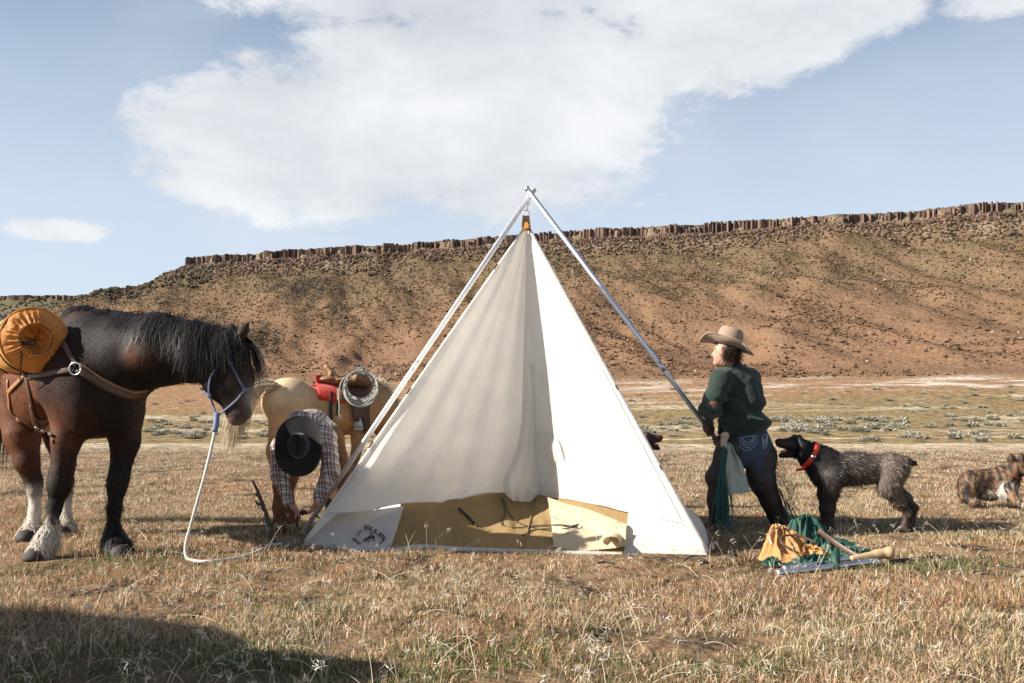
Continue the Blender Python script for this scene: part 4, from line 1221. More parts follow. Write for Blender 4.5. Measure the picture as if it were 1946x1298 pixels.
def strap_on(name, B, pts, width, m, parent, off=.006, thick=.007, snapit=True, n=10, loc=None):
    p = spline(A(pts, float), n)
    if snapit: p = snap(B, p, off, 2)
    N_ = grad(B, p); T = np.gradient(p, axis=0); T /= np.linalg.norm(T, axis=1, keepdims=True) + 1e-9
    W = np.cross(T, N_); W /= np.linalg.norm(W, axis=1, keepdims=True) + 1e-9
    a = np.linspace(-1, 1, 5)
    g = p[:, None] + W[:, None] * a[None, :, None] * width / 2 - N_[:, None] * (.15 * width * (a ** 2) * .3)[None, :, None]
    v, q = sheet(g, -thick)
    return link(name, np_mesh(name, v, q), m, parent, loc)
def px_strap(name, B, px, rng_, width, m, parent, **kw):
    p = ray_hit(B, [a for a, b in px], [b for a, b in px], *rng_)
    return strap_on(name, B, p, width, m, parent, **kw)

def fur(V, Q, C, n, flow, lens, width, seed, lift=.35, droop=.3, jitter=.25, zmax=None):
    r = np.random.default_rng(seed)
    k = r.integers(0, len(Q), n); w = r.dirichlet(np.ones(4), n)
    p = np.einsum('ni,nid->nd', w, V[Q[k]]); N = vnormals(V, Q); nn = N[Q[k, 0]]
    fl = flow(p); fl = fl - nn * np.sum(fl * nn, 1)[:, None]; fl /= np.linalg.norm(fl, axis=1, keepdims=True) + 1e-9
    d = fl + nn * lift + r.normal(size=(n, 3)) * jitter
    L = lens(p) * r.uniform(.5, 1.2, n)
    return p, hairs(p - nn * .004, d, L, width, seg=3, droop=droop, curl=.25, col=C(p, r), seed=seed)
m_coat = mat('horse_coat', attr='col', rough=.65, var=.25, vscale=16, bump=.45, bscale=95, bdist=.010, spec=.18)
m_hair = mat('horse_hair', attr='col', rough=.45, var=.3, vscale=12, spec=.16)
m_fur = mat('coarse_fur', attr='col', rough=.75, var=.15, vscale=20, spec=.15)
m_eye = mat('dark_eye', (.008, .006, .005), rough=.08, var=.05, spec=.7)
m_hoof = mat('hoof_horn', (.030, .025, .021), rough=.75, var=.3, vscale=20)
BLK, BAY, DBAY, WHT = (.0125, .0090, .0075), (.125, .044, .018), (.036, .014, .007), (.62, .54, .44)

# ------------------------------------------------------------------ the brown pack horse: faces the camera, neck swung to its left
FW = A([.52, -.854, 0]); LT = A([.854, .52, 0]); HR = np.stack([FW, LT, A([0, 0, 1.0])], 1)
def brown_body():
    B = Body(.07)
    B.ell(P(102, 722, 8.05), (.80, .355, .40), HR, BAY, k=.05)                      # barrel
    B.ell(P(60, 700, 8.75), (.42, .36, .40), HR, BAY, k=.1)                         # quarters
    B.ell(P(178, 735, 7.52), (.30, .36, .37), HR, (.020, .009, .005), k=.1)                       # chest, coat colour darkened for the shade it stands in
    B.ell(P(150, 630, 7.85), (.38, .15, .17), HR, DBAY, k=.12)                      # withers
    B.ell(P(138, 735, 7.42), (.17, .15, .27), HR, BAY, k=.07)                       # near shoulder
    B.ell(P(232, 735, 7.50), (.17, .15, .27), HR, DBAY, k=.08)                      # far shoulder
    B.ell(P(190, 800, 7.22), (.025, .025, .14), None, sub=True, k=.09); B.ell(P(95, 800, 7.50), (.05, .05, .14), None, sub=True, k=.09)
    B.ell(P(158, 785, 7.32), (.10, .10, .17), None, DBAY, k=.14); B.ell(P(222, 785, 7.36), (.10, .10, .17), None, (.016, .008, .005), k=.14)  # grooves and pectorals; far one coloured dark like the shaded chest
    B.ell(P(272, 676, 7.22), (.09, .05, .06), None, BAY, k=.03)  # sunlit patch on the dark neck, put in as brown coat colour
    nk = [P(195, 672, 7.60), P(245, 678, 7.50), P(310, 668, 7.40), P(375, 672, 7.32), P(425, 672, 7.28)]
    B.chain(nk, [.285, .255, .225, .185, .145], [BLK, BLK, BLK, BLK], k=.09)
    B.cone(P(170, 628, 7.75), P(300, 632, 7.42), .10, .085, BLK, k=.09); B.cone(P(300, 632, 7.42), P(430, 652, 7.28), .085, .06, BLK, k=.07)   # crest
    hd = 7.26
    B.cone(P(441, 668, hd), P(456, 722, hd), .118, .098, BLK, k=.05)
    B.ell(P(416, 722, hd), (.120, .095, .145), None, BLK, k=.05)                   # jowl
    B.cone(P(455, 722, hd), P(459, 782, hd), .086, .058, (.05, .024, .013), k=.05)
    B.cone(P(430, 745, hd), P(447, 790, hd), .075, .055, BLK, k=.05)
    B.ell(P(458, 784, hd), (.068, .060, .055), None, (.03, .018, .014), k=.04)     # muzzle
    B.ell(P(449, 800, hd), (.046, .048, .028), None, (.30, .20, .17), k=.03)       # lip
    B.ell(P(470, 782, hd - .045), (.014, .012, .02), None, sub=True, k=.015)
    B.ell(P(470, 740, hd), (.022, .035, .15), None, (.55, .50, .46), k=.02)        # blaze along the nose
    B.ell(P(461, 690, hd - .10), (.032, .022, .028), None, BLK, k=.03)
    for ex, ey, tx, ty, yy in ((452, 648, 474, 611, 7.20), (440, 640, 441, 614, 7.33)):
        a, b = P(ex, ey, yy), P(tx, ty, yy); mid = a * .45 + b * .55
        B.cone(a, mid, .030, .034, (.03, .018, .012), k=.025); B.cone(mid, b, .034, .005, (.03, .018, .012), k=.02)
    # legs
    def leg(pts, rs, cols, k=.045): B.chain([P(*p) for p in pts], rs, cols, k=k)
    leg([(134, 780, 7.40), (126, 835, 7.36), (115, 905, 7.32), (112, 926, 7.30), (104, 965, 7.29), (98, 1000, 7.28), (90, 1022, 7.26)], [.145, .098, .072, .070, .043, .042, .058], [BAY, DBAY, BLK, BLK, BLK, WHT])
    B.cone(P(90, 1022, 7.27), P(76, 1052, 7.20), .064, .080, WHT, k=.03)
    leg([(236, 785, 7.52), (238, 838, 7.48), (226, 905, 7.46), (222, 925, 7.45), (217, 970, 7.44), (215, 1005, 7.44), (217, 1022, 7.43)], [.145, .098, .068, .062, .041, .042, .055], [DBAY, BLK, BLK, BLK, BLK, BLK])
    B.cone(P(217, 1022, 7.43), P(224, 1044, 7.36), .066, .088, BLK, k=.03)
    leg([(45, 770, 8.60), (42, 830, 8.45), (52, 880, 8.40), (64, 915, 8.42), (66, 935, 8.40), (66, 975, 8.36), (62, 1003, 8.34)], [.24, .135, .088, .064, .050, .043, .058], [BAY, BAY, DBAY, BLK, WHT, WHT])
    B.cone(P(62, 1003, 8.34), P(56, 1022, 8.27), .068, .092, WHT, k=.03)
    leg([(105, 770, 8.85), (118, 835, 8.75), (122, 880, 8.72), (124, 915, 8.74), (124, 940, 8.72), (124, 980, 8.68), (124, 998, 8.66)], [.22, .13, .086, .062, .048, .043, .057], [BAY, DBAY, DBAY, BLK, WHT, WHT])
    B.cone(P(124, 998, 8.66), P(122, 1010, 8.60), .068, .090, WHT, k=.03)
    return B
BB = brown_body()
horse = empty('horse', (-3.35, 7.9, 0), 'dark bay pack horse with white feet and black mane', 'horse')
V, Q = BB.mesh(.014, disp=lambda X: .004 * fbm(X[:, 0] * 9, X[:, 1] * 9, X[:, 2] * 9, octaves=3, seed=7), cut=lambda X: .002 - X[:, 2])
V = relax(V, Q, 1)
cv = BB.colour(V, .022)
nz = fbm(V[:, 0] * 6, V[:, 1] * 6, V[:, 2] * 6, octaves=4, seed=17)[:, None]
cv = cv * (1 + .35 * nz)
me = np_mesh('body', V, Q); set_col(me, cv); link('body', me, m_coat, horse)
def coat_col(p, r): return np.clip(BB.colour(p, .022) * (1 + .35 * fbm(p[:, 0] * 6, p[:, 1] * 6, p[:, 2] * 6, octaves=4, seed=17)[:, None]), 0, 1) * r.uniform(.8, 1.25, (len(p), 1))
_, f = fur(V, Q, coat_col, 42000, lambda p: A([.15, 0, -1.0]) + .35 * np.stack([fbm(p[:, 0] * 3, p[:, 2] * 3, octaves=2, seed=71), fbm(p[:, 0] * 3, p[:, 2] * 3, octaves=2, seed=72), 0 * p[:, 0]], 1), lambda p: .020 + .012 * sstep(1.0, .4, p[:, 2]), .0036, 31, lift=.30, droop=.1)
hair_obj('winter_coat', [f], m_fur, horse)
# mane, forelock, tail, feather
r = np.random.default_rng(8)
def lerp_path(pts, u):
    p = spline(A(pts), 20); k = u * (len(p) - 1); i = np.clip(k.astype(int), 0, len(p) - 2); f = (k - i)[:, None]; return p[i] * (1 - f) + p[i + 1] * f
def blk(n): return A([.016, .013, .012]) * r.uniform(.5, 1.7, (n, 1)) + A([.02, .016, .013]) * (r.random((n, 1)) < .15)
crest = [P(145, 603, 7.85), P(200, 598, 7.70), P(260, 596, 7.50), P(330, 604, 7.38), P(400, 622, 7.30), P(446, 640, 7.26)]
n = 3400
roots = snap(BB, lerp_path(crest, r.random(n) * .93) + r.normal(size=(n, 3)) * .012, .002)
u_ = (roots[:, 0] - roots[:, 0].min()) / np.ptp(roots[:, 0])
ck = (u_ * 64 + r.uniform(-.35, .35, n)).astype(int).clip(0, 63); cdir = r.normal(size=(64, 3)) * A([.42, .12, .2]); clen = r.uniform(.55, 1.35, 64)
dirs = A([.15, -.9, .0]) + cdir[ck] + r.normal(size=(n, 3)) * .12
L = (.16 + .26 * sstep(.35, .6, u_) * (1 - .35 * sstep(.8, 1, u_))) * clen[ck] * r.uniform(.7, 1.15, n)
parts = [groom(BB, roots, dirs, L, .0065, seg=8, droop=.40, curl=.09, off=.009, col=blk(n), seed=3)]
n = 260
roots = snap(BB, lerp_path(crest, r.random(n)), .002)
parts.append(hairs(roots, A([.1, -.1, 1.0]) + r.normal(size=(n, 3)) * .6, r.uniform(.03, .08, n), .004, seg=3, droop=.5, curl=.3, col=blk(n), seed=5))
hair_obj('mane', parts, m_hair, horse)
n = 420
roots = snap(BB, P(456, 646, 7.26) + r.normal(size=(n, 3)) * A([.02, .035, .01]), .003)
fl = groom(BB, roots, A([1.0, -.1, -.2]) + r.normal(size=(n, 3)) * .2, r.uniform(.22, .40, n), .006, seg=8, droop=.45, curl=.06, off=.010, col=blk(n) + A([.012, .005, .002]), seed=6)
hair_obj('forelock', [fl], m_hair, horse)
n = 1100
tl = []
roots = P(40, 690, 9.15) + r.normal(size=(n, 3)) * .03
tl.append(hairs(roots, A([-.55, .6, -.2]) + r.normal(size=(n, 3)) * .2, r.uniform(.75, 1.25, n), .008, seg=8, droop=1.5, curl=.18, col=blk(n), seed=9))
hair_obj('tail', tl, m_hair, horse)
ft = []
for (cx, cy, Y, w, n, L0) in ((84, 1018, 7.26, WHT, 700, .11), (219, 1014, 7.44, None, 900, .16), (60, 1002, 8.34, WHT, 500, .14), (124, 997, 8.66, WHT, 500, .14), (78, 1040, 7.20, WHT, 500, .07), (222, 1036, 7.38, None, 500, .08), (219, 965, 7.45, None, 160, .07), (98, 985, 7.29, None, 60, .05)):
    c = P(cx, cy, Y) + r.normal(size=(n, 3)) * A([.05, .05, .035]); rt = snap(BB, c, .0)
    g = grad(BB, rt); col = (A(w) * r.uniform(.65, 1.15, (n, 1))) if w else blk(n)
    ft.append(groom(BB, rt, g * .5 + A([0, 0, -1.0]) + r.normal(size=(n, 3)) * .2, r.uniform(.5, 1.1, n) * L0, .006, seg=4, droop=.4, curl=.12, off=.006, col=col, seed=12))
hair_obj('feather', ft, m_hair, horse)
for (a, b) in (((73, 1056, 7.20), (68, 1066, 7.16)), ((226, 1049, 7.36), (230, 1058, 7.30)), ((54, 1026, 8.26), (50, 1033, 8.20)), ((121, 1013, 8.59), (118, 1019, 8.54))):
    H = Body(.02); pa, pb = P(*a), P(*b); pb[2] = .01; H.cone(pa, pb, .066, .084, k=.02)
    v_, q_ = H.mesh(.012, cut=lambda X: .003 - X[:, 2]); link('hoof', np_mesh('hoof', v_, q_), m_hoof, horse)
for c in (P(463, 690, 7.145),):
    E = Body(.01); E.ell(snap(BB, c[None], -.006)[0], (.020, .016, .019)); v_, q_ = E.mesh(.004); link('eye', np_mesh('eye', v_, q_), m_eye, horse)

# rope halter and lead
m_blue = mat('blue_grey_rope', (.16, .18, .28), rough=.8, var=.35, vscale=90, bump=.6, bscale=200, bdist=.004)
hal = empty('halter', P(430, 720, 7.15), 'blue rope halter knotted around the horse head', 'halter')
def on_head(px, lift=.008): return ray_hit(BB, [a for a, b in px], [b for a, b in px], 6.95, 7.5, lift=lift)
for px in ([(432, 650), (430, 662), (430, 673)], [(430, 673), (440, 693), (452, 718), (465, 741)], [(465, 741), (473, 738), (478, 735)], [(465, 741), (450, 760), (432, 776), (416, 788)],
           [(408, 702), (400, 718), (397, 738), (398, 752)], [(382, 738), (392, 748), (398, 752), (405, 770), (411, 790)]):
    add_tube('halter_rope', on_head(px), .0075, m_blue, hal, sides=7)
for c in ((430, 673), (465, 741), (398, 752)):
    p = on_head([c])[0]; K = Body(.01); K.ell(p, (.017, .015, .017)); v_, q_ = K.mesh(.005); link('knot', np_mesh('knot', v_, q_), m_blue, hal)
lead = [P(412, 786, 7.18), P(411, 800, 7.15), P(408, 822, 7.13), P(402, 850, 7.10), P(390, 900, 7.05), P(376, 950, 7.02), P(362, 1000, 7.02), P(353, 1035, 6.99), P(354, 1058, 6.96), P(366, 1071, 6.93), P(395, 1077, 6.88), P(445, 1071, 7.02), P(485, 1058, 7.32), P(500, 1049, 7.55), P(525, 1042, 7.75), P(560, 1030, 8.0)]
for p in lead[9:]: p[2] = max(p[2], .03)
lead = A(lead)
o = empty('lead_rope', (lead[9][0], lead[9][1], 0), 'pale lead rope drooping from halter to the driftwood', 'rope')
add_tube('rope', lead, [.0125] * 3 + [.0108] * 13, m_rope, o, sides=9, smooth=10)
add_tube('splice', [P(412, 786, 7.17), P(411, 802, 7.14), P(408, 820, 7.12)], [.022, .019, .021], m_blue, o, sides=9)
for k in range(3):
    a0 = np.linspace(0, 2 * math.pi, 20); c = P(494 + 9 * k, 1051 - 3 * k, 7.6 + .08 * k)
    add_tube('wrap', [c + A([.012 * k, .045 * math.cos(t), .045 * math.sin(t)]) for t in a0], .011, m_rope, o, smooth=0, sides=7)

# pack rig: breast collar, rings, straps, hoop, and the rolled beds
rig = empty('pack_saddle', P(110, 640, 7.9), 'leather pack saddle rig with breast collar on the bay horse', 'pack saddle')
W2 = (6.9, 8.6)
px_strap('breast_collar', BB, [(150, 700), (175, 716), (205, 733), (232, 746), (255, 750), (276, 746)], W2, .075, m_dleather, rig, off=.012, thick=.014)
px_strap('collar_edge', BB, [(152, 693), (178, 708), (208, 725), (234, 738), (256, 743), (276, 739)], W2, .012, m_leather, rig, off=.024, thick=.008)
px_strap('neck_strap', BB, [(146, 695), (135, 678), (126, 660), (118, 645)], W2, .035, m_dleather, rig, off=.012)
px_strap('side_strap', BB, [(143, 702), (115, 707), (85, 712), (55, 716)], W2, .04, m_dleather, rig, off=.012)
px_strap('cinch_strap', BB, [(48, 712), (55, 745), (62, 780), (72, 812)], W2, .04, m_dleather, rig, off=.010)
px_strap('cinch', BB, [(16, 722), (18, 765), (34, 798), (64, 818), (102, 838)], W2, .030, m_leather, rig, off=.012)
px_strap('latigo', BB, [(50, 712), (34, 728), (18, 745)], W2, .030, m_leather, rig, off=.014)
px_strap('billet', BB, [(60, 770), (80, 800), (102, 828)], W2, .022, m_dleather, rig, off=.016)
for (cx, cy) in ((72, 812), (84, 818)):
    c = ray_hit(BB, cx, cy, *W2)[0]; K = Body(.01); K.ell(c + A([0, -.01, 0]), (.022, .012, .016)); v_, q_ = K.mesh(.006); link('buckle', np_mesh('buckle', v_, q_), m_steel, rig)
rc = ray_hit(BB, 145, 701, *W2)[0] + A([0, -.02, 0])
add_tube('ring', [rc + A([.042 * math.cos(t), -.006 * math.cos(t), .042 * math.sin(t)]) for t in np.linspace(0, 2 * math.pi, 28)], .0055, m_steel, rig, smooth=0, sides=8)
add_tube('hoop', [P(124, 618, 7.75), P(130, 602, 7.75), P(143, 594, 7.76), P(158, 597, 7.78), P(168, 608, 7.8)], .013, m_black, rig, sides=9)
add_tube('hoop', [P(118, 612, 7.95), P(128, 608, 7.95), P(140, 612, 7.93)], .013, m_black, rig, sides=9)
def bedroll(name, c, axis, rad, length, label, front=True):
    root = empty(name, c - A([0, 0, rad]), label, 'bedroll', 'bedrolls on the pack horse')
    R = axes(axis, (0, 0, 1)); ex, ey, ez = R[:, 0], R[:, 1], R[:, 2]
    na, nl = 72, 30
    a = np.linspace(0, 2 * math.pi, na, endpoint=False); l = np.linspace(0, 1, nl)
    LL, AA = np.meshgrid(l, a, indexing='ij')
    rr = rad * (1 + .012 * fbm(LL * 5, np.cos(AA) * 2, np.sin(AA) * 2, octaves=3, seed=5) - .02 * np.exp(-((LL - .12) / .02) ** 2) - .03 * np.exp(-((LL - .55) / .03) ** 2))
    rr = rr * (1 - .06 * np.exp(-LL / .02))
    p = c + (-ez) * (LL * length)[..., None] + (ex * np.cos(AA)[..., None] + ey * np.sin(AA)[..., None]) * rr[..., None]
    me = np_mesh('cover', p.reshape(-1, 3), grid_faces(nl, na, True)); link('cover', me, m_yellow, root)
    # gathered end: pleats drawn into a crumpled eye
    nr = 26; rho = np.linspace(1, 0, nr); RR, A2 = np.meshgrid(rho, np.linspace(0, 2 * math.pi, 220, endpoint=False), indexing='ij')
    pl = .5 + .5 * np.sin(A2 * 33 + 2.5 * np.sin(A2 * 5) + 3 * fbm(np.cos(A2) * 2, np.sin(A2) * 2, octaves=2, seed=3))
    ringw = np.exp(-((RR - .50) / .09) ** 2)
    dz = .045 * (1 - RR ** 6) - .085 * sstep(.46, .28, RR) + .020 * ringw + .018 * pl * np.exp(-((RR - .62) / .20) ** 2) + .060 * sstep(.45, .2, RR) * fbm(RR * 6 + np.cos(A2) * 3, np.sin(A2) * 3, octaves=3, seed=9)
    dz = dz + .010 * fbm(np.cos(A2) * RR * 6, np.sin(A2) * RR * 6, octaves=3, seed=11)
    p = c + ez * dz[..., None] + (ex * np.cos(A2)[..., None] + ey * np.sin(A2)[..., None]) * (RR * rad * .985)[..., None]
    link('gathered_end', np_mesh('gathered_end', p.reshape(-1, 3), grid_faces(nr, 220, True)), m_orange, root)
    add_tube('draw_cord', [c + ez * (.066) + (ex * math.cos(t) + ey * math.sin(t)) * rad * (.47 + .015 * math.sin(5 * t)) for t in np.linspace(0, 2 * math.pi, 40)], .005, m_dleather, root, smooth=0, sides=6)
    add_tube('edge_piping', [c - ez * .004 + (ex * math.cos(t) + ey * math.sin(t)) * rad * 1.0 for t in np.linspace(0, 2 * math.pi, 60)], .008, m_orange, root, smooth=0, sides=6)
    for l0 in (.12, .55):
        add_tube('tie_strap', [c - ez * length * l0 + (ex * math.cos(t) + ey * math.sin(t)) * (rad * .985) for t in np.linspace(0, 2 * math.pi, 60)], .011, m_black, root, smooth=0, sides=6)
    return root, R
m_orange = mat('orange_canvas_end', (.60, .225, .042), rough=.62, var=.15, vscale=8, bump=.35, bscale=40, bdist=.008, spec=.4)
RC = P(66, 646, 7.28); ax_ = A([.56, -.83, .02])
rb, RR_ = bedroll('bedroll', RC, ax_, .222, 1.0, 'fat orange canvas bedroll with gathered end lashed at the horse side')
f0 = RC + RR_[:, 2] * .085
ex, ey = RR_[:, 0], RR_[:, 1]
add_tube('end_strap', [P(22, 650, 7.22), P(48, 652, 7.18), P(66, 653, 7.18)], .012, m_black, rb, sides=8, ru=.4)
add_tube('tie_thong', [P(40, 650, 7.18), P(41, 675, 7.18), P(39, 705, 7.22), P(38, 722, 7.30)], .0045, m_black, rb, sides=6)
bedroll('bedroll', P(262, 630, 8.25), A([.52, -.85, 0]), .16, .9, 'orange canvas bedroll peeking over the horse neck from the far side')

# ------------------------------------------------------------------ the palomino under saddle
GLD, LGT, DGD = (.45, .265, .120), (.60, .44, .26), (.28, .145, .065)
def palo_body():
    B = Body(.07)
    d = A([P(715, 770, 14.55)[0] - P(540, 765, 13.85)[0], .70, 0]); d /= np.linalg.norm(d); R = np.stack([d, A([-d[1], d[0], 0]), A([0, 0, 1.0])], 1)
    B.ell(P(625, 782, 14.2), (.70, .31, .345), R, GLD, k=.05)
    B.ell(P(548, 765, 13.9), (.36, .30, .33), R, LGT, k=.10)
    B.ell(P(700, 775, 14.5), (.34, .28, .34), R, GLD, k=.10)
    B.ell(P(680, 742, 14.45), (.35, .14, .16), R, GLD, k=.1)
    B.chain([P(715, 775, 14.6), P(748, 800, 14.75), P(775, 850, 14.9), P(790, 890, 15.0)], [.24, .20, .16, .13], GLD, k=.08)
    B.cone(P(790, 885, 15.0), P(806, 915, 14.9), .12, .07, GLD, k=.05)
    def leg(pts, rs, c): B.chain([P(*p) for p in pts], rs, c, k=.04)
    leg([(540, 790, 13.75), (532, 825, 13.68), (518, 852, 13.62), (515, 862, 13.62), (520, 895, 13.66), (523, 915, 13.68), (527, 924, 13.66)], [.22, .145, .075, .06, .042, .05, .06], [GLD, GLD, GLD, DGD, DGD, DGD])
    leg([(558, 790, 14.1), (556, 825, 14.0), (548, 852, 13.98), (546, 862, 13.98), (550, 890, 14.0), (553, 912, 14.0), (556, 921, 13.98)], [.22, .14, .072, .058, .04, .05, .06], [GLD, GLD, GLD, DGD, DGD, WHT])
    leg([(690, 800, 14.35), (682, 835, 14.32), (676, 862, 14.30), (674, 872, 14.30), (668, 895, 14.32), (666, 910, 14.32), (662, 918, 14.28)], [.17, .105, .065, .058, .040, .046, .058], [GLD, GLD, DGD, DGD, WHT, WHT])
    leg([(722, 800, 14.75), (735, 835, 14.75), (742, 862, 14.75), (744, 872, 14.75), (742, 895, 14.75), (741, 908, 14.75), (740, 914, 14.72)], [.17, .105, .065, .058, .040, .046, .058], [GLD, DGD, DGD, DGD, DGD, DGD])
    return B
PB = palo_body()
palo = empty('horse', (-2.6, 14.2, 0), 'golden palomino horse under saddle grazing behind the tent', 'horse')
V, Q = PB.mesh(.017, cut=lambda X: .002 - X[:, 2]); V = relax(V, Q, 1)
cv = PB.colour(V, .05); nz = fbm(V[:, 0] * 4, V[:, 1] * 4, V[:, 2] * 4, octaves=4, seed=27)[:, None]
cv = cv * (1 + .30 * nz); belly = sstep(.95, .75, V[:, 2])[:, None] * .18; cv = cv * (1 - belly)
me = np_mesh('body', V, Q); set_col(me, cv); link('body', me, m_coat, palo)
n = 900
def crm(n): return A([.66, .54, .37]) * r.uniform(.55, 1.2, (n, 1))
roots = P(519, 731, 13.62) + r.normal(size=(n, 3)) * A([.03, .03, .02])
hair_obj('tail', [hairs(roots, A([-1.1, -.25, .35]) + r.normal(size=(n, 3)) * .16, r.uniform(.75, 1.15, n), .009, seg=9, droop=3.2, curl=.12, col=crm(n), seed=19)], m_hair, palo)
n = 700
cp = [P(700, 728, 14.5), P(722, 745, 14.62), P(745, 770, 14.75), P(768, 805, 14.88), P(785, 845, 14.98)]
roots = snap(PB, lerp_path(cp, r.random(n)) + r.normal(size=(n, 3)) * .02, .003)
hair_obj('mane', [hairs(roots, A([.55, -.15, .75]) + r.normal(size=(n, 3)) * .45, r.uniform(.07, .20, n), .009, seg=4, droop=.9, curl=.25, col=crm(n) + .08, seed=20)], m_hair, palo)
hb = empty('hobbles', P(668, 895, 14.3) * A([1, 1, 0]), 'black leather hobbles strapped on the palomino front legs', 'hobbles')
def cuff(name, a, b, r, m, parent): add_tube(name, [P(*a), P(*b)], r, m, parent, sides=14, smooth=2)
cuff('cuff', (671, 889, 14.31), (669, 896, 14.32), .062, m_black, hb); cuff('cuff', (668, 903, 14.32), (666, 909, 14.31), .060, m_black, hb); cuff('cuff', (742, 890, 14.75), (742, 898, 14.75), .060, m_black, hb)
# saddle blanket, saddle, rope
m_red = mat('red_felt', (.52, .030, .018), rough=.95, var=.2, vscale=12, bump=.6, bscale=60, bdist=.01, sheen=.3)
bl = empty('saddle_blanket', P(630, 740, 14.0), 'bright red felt saddle blanket under the saddle', 'blanket')
xs = np.linspace(598, 668, 16); rows_ = []
for k in range(10):
    f = k / 9
    ys = 712 - 6 * np.sin((xs - 598) / 70 * math.pi) * 0 + f * (50 + 2 * np.sin(xs / 9)) + (xs - 598) * .06
    rows_.append(ray_hit(PB, xs + 8 * f, ys, 13.3, 15.2, lift=.02))
g = A(rows_); sheet_obj('blanket_side', g, m_red, bl, thick=-.02)
top = snap(PB, A([[P(x, 708 + (x - 598) * .08, 14.05 + .0034 * (x - 598)) + A([0, .06 * j, 0]) for x in np.linspace(598, 662, 12)] for j in range(5)]).reshape(-1, 3), .02).reshape(5, 12, 3)
sheet_obj('blanket_top', top, m_red, bl, thick=-.018)
sd = empty('saddle', P(660, 740, 14.1), 'brown leather stock saddle with high cantle on the palomino', 'saddle')
m_suede = mat('saddle_leather', (.20, .105, .048), rough=.55, var=.3, vscale=14, bump=.3, bscale=60, bdist=.004)
def sad(name, build, m, h=.011):
    S_ = Body(.03); build(S_); v_, q_ = S_.mesh(h); return link(name, np_mesh(name, v_, q_), m, sd)
Ys = 14.18
sad('tree', lambda S_: (S_.ell(P(655, 725, Ys + .1), (.30, .24, .07), None, k=.03), S_.ell(P(628, 721, Ys + .05), (.18, .24, .055), None, k=.04), S_.ell(P(690, 722, Ys + .12), (.15, .22, .10), None, k=.04)), m_suede)
sad('cantle', lambda S_: (S_.cone(P(621, 697, Ys + .12), P(636, 716, Ys + .05), .03, .045, flat=None), S_.cone(P(622, 698, Ys - .06), P(641, 722, Ys - .1), .028, .05), S_.cone(P(620, 697, Ys - .05), P(619, 697, Ys + .18), .026, .026)), m_leather)
sad('seat', lambda S_: (S_.ell(P(650, 722, Ys + .02), (.17, .19, .035), None), S_.ell(P(632, 712, Ys + .02), (.05, .17, .07), None)), m_leather)
sad('swell', lambda S_: (S_.ell(P(682, 718, Ys + .05), (.09, .22, .10), None), S_.cone(P(684, 715, Ys), P(690, 703, Ys - .02), .045, .035)), m_suede)
sad('horn', lambda S_: (S_.cone(P(687, 712, Ys), P(688, 702, Ys), .026, .024), S_.ell(P(687, 700, Ys), (.05, .05, .018), None)), mat('blue_wrapped_horn', (.06, .17, .22), rough=.6, var=.25, vscale=30))
def flap(name, px0, px1, py0, py1, m, lift, ny=12, nx=8, taper=0.0):
    rows_ = []
    for k in range(ny):
        f = k / (ny - 1); w = 1 - taper * f; mid = (px0 + px1) / 2
        xs = mid + np.linspace(-.5, .5, nx) * (px1 - px0) * w
        rows_.append(ray_hit(PB, xs, np.full(nx, py0 + (py1 - py0) * f), 13.3, 15.2, lift=lift))
    return sheet_obj(name, A(rows_), m, sd, thick=-.015)
flap('skirt', 640, 712, 726, 762, m_suede, .035); flap('fender', 664, 700, 735, 800, m_dleather, .05, taper=.45); flap('rigging_strap', 690, 702, 760, 822, m_dleather, .035)
flap('flank_strap', 626, 632, 745, 800, m_black, .028, nx=4); flap('flank_strap', 640, 644, 745, 790, m_black, .028, nx=4)
c0 = ray_hit(PB, 680, 800, 13.2, 15.2)[0][1] - .06
quad = [P(677, 794, c0), P(684, 794, c0), P(689, 815, c0), P(673, 815, c0)]
def stirrup():
    p = A(quad); parts = [tube([p[0], p[3]], .014, sides=8, smooth=3), tube([p[1], p[2]], .014, sides=8, smooth=3), tube([p[3] + A([0, -.03, 0]), p[2] + A([0, -.03, 0])], .02, sides=8, smooth=3), tube([p[3] + A([0, .05, 0]), p[2] + A([0, .05, 0])], .02, sides=8, smooth=3)]
    ctr = p.mean(0); fr_ = A([p[0], p[1], p[2], p[3]]) + A([0, -.015, 0]); parts.append((np.vstack([fr_, fr_ + A([0, .012, 0])]), A([[0, 1, 2, 3], [7, 6, 5, 4], [0, 4, 5, 1], [1, 5, 6, 2], [2, 6, 7, 3], [3, 7, 4, 0]]), np.zeros((0, 3), int), None))
    v, q, t, _ = merge([(a, b, c if len(c) else np.zeros((0, 3), int), d) for a, b, c, d in parts])
    link('stirrup', np_mesh('stirrup', v, q, t), mat('pale_metal_stirrup', (.50, .50, .50), rough=.45, metal=.5, var=.15), sd)
stirrup()
add_tube('stirrup_leather', [P(680, 760, c0 + .03), P(680, 794, c0)], .02, m_dleather, sd, sides=8, smooth=3, ru=1, rv=.3)
lr_ = empty('lariat', P(685, 745, 13.85), 'pale coiled lariat hung on the saddle horn', 'lariat')
m_lar = mat('lariat_rope', (.36, .355, .31), rough=.7, var=.15, vscale=60)
for k in range(6):
    rx, ry = 25 + 1.6 * k, 24 + 2.1 * k; cx, cy = 684 + .3 * k, 733 + 1.1 * k
    add_tube('coil', [P(cx + rx * math.cos(t), cy + ry * math.sin(t), 13.80 - .02 * k + .03 * math.sin(3 * t + k)) for t in np.linspace(0, 2 * math.pi, 48)], .0085, m_lar, lr_, smooth=0, sides=7)
tr_ = empty('saddle_rope', P(645, 745, 13.85), 'loose pale rope with frayed end dangling behind the saddle', 'rope')
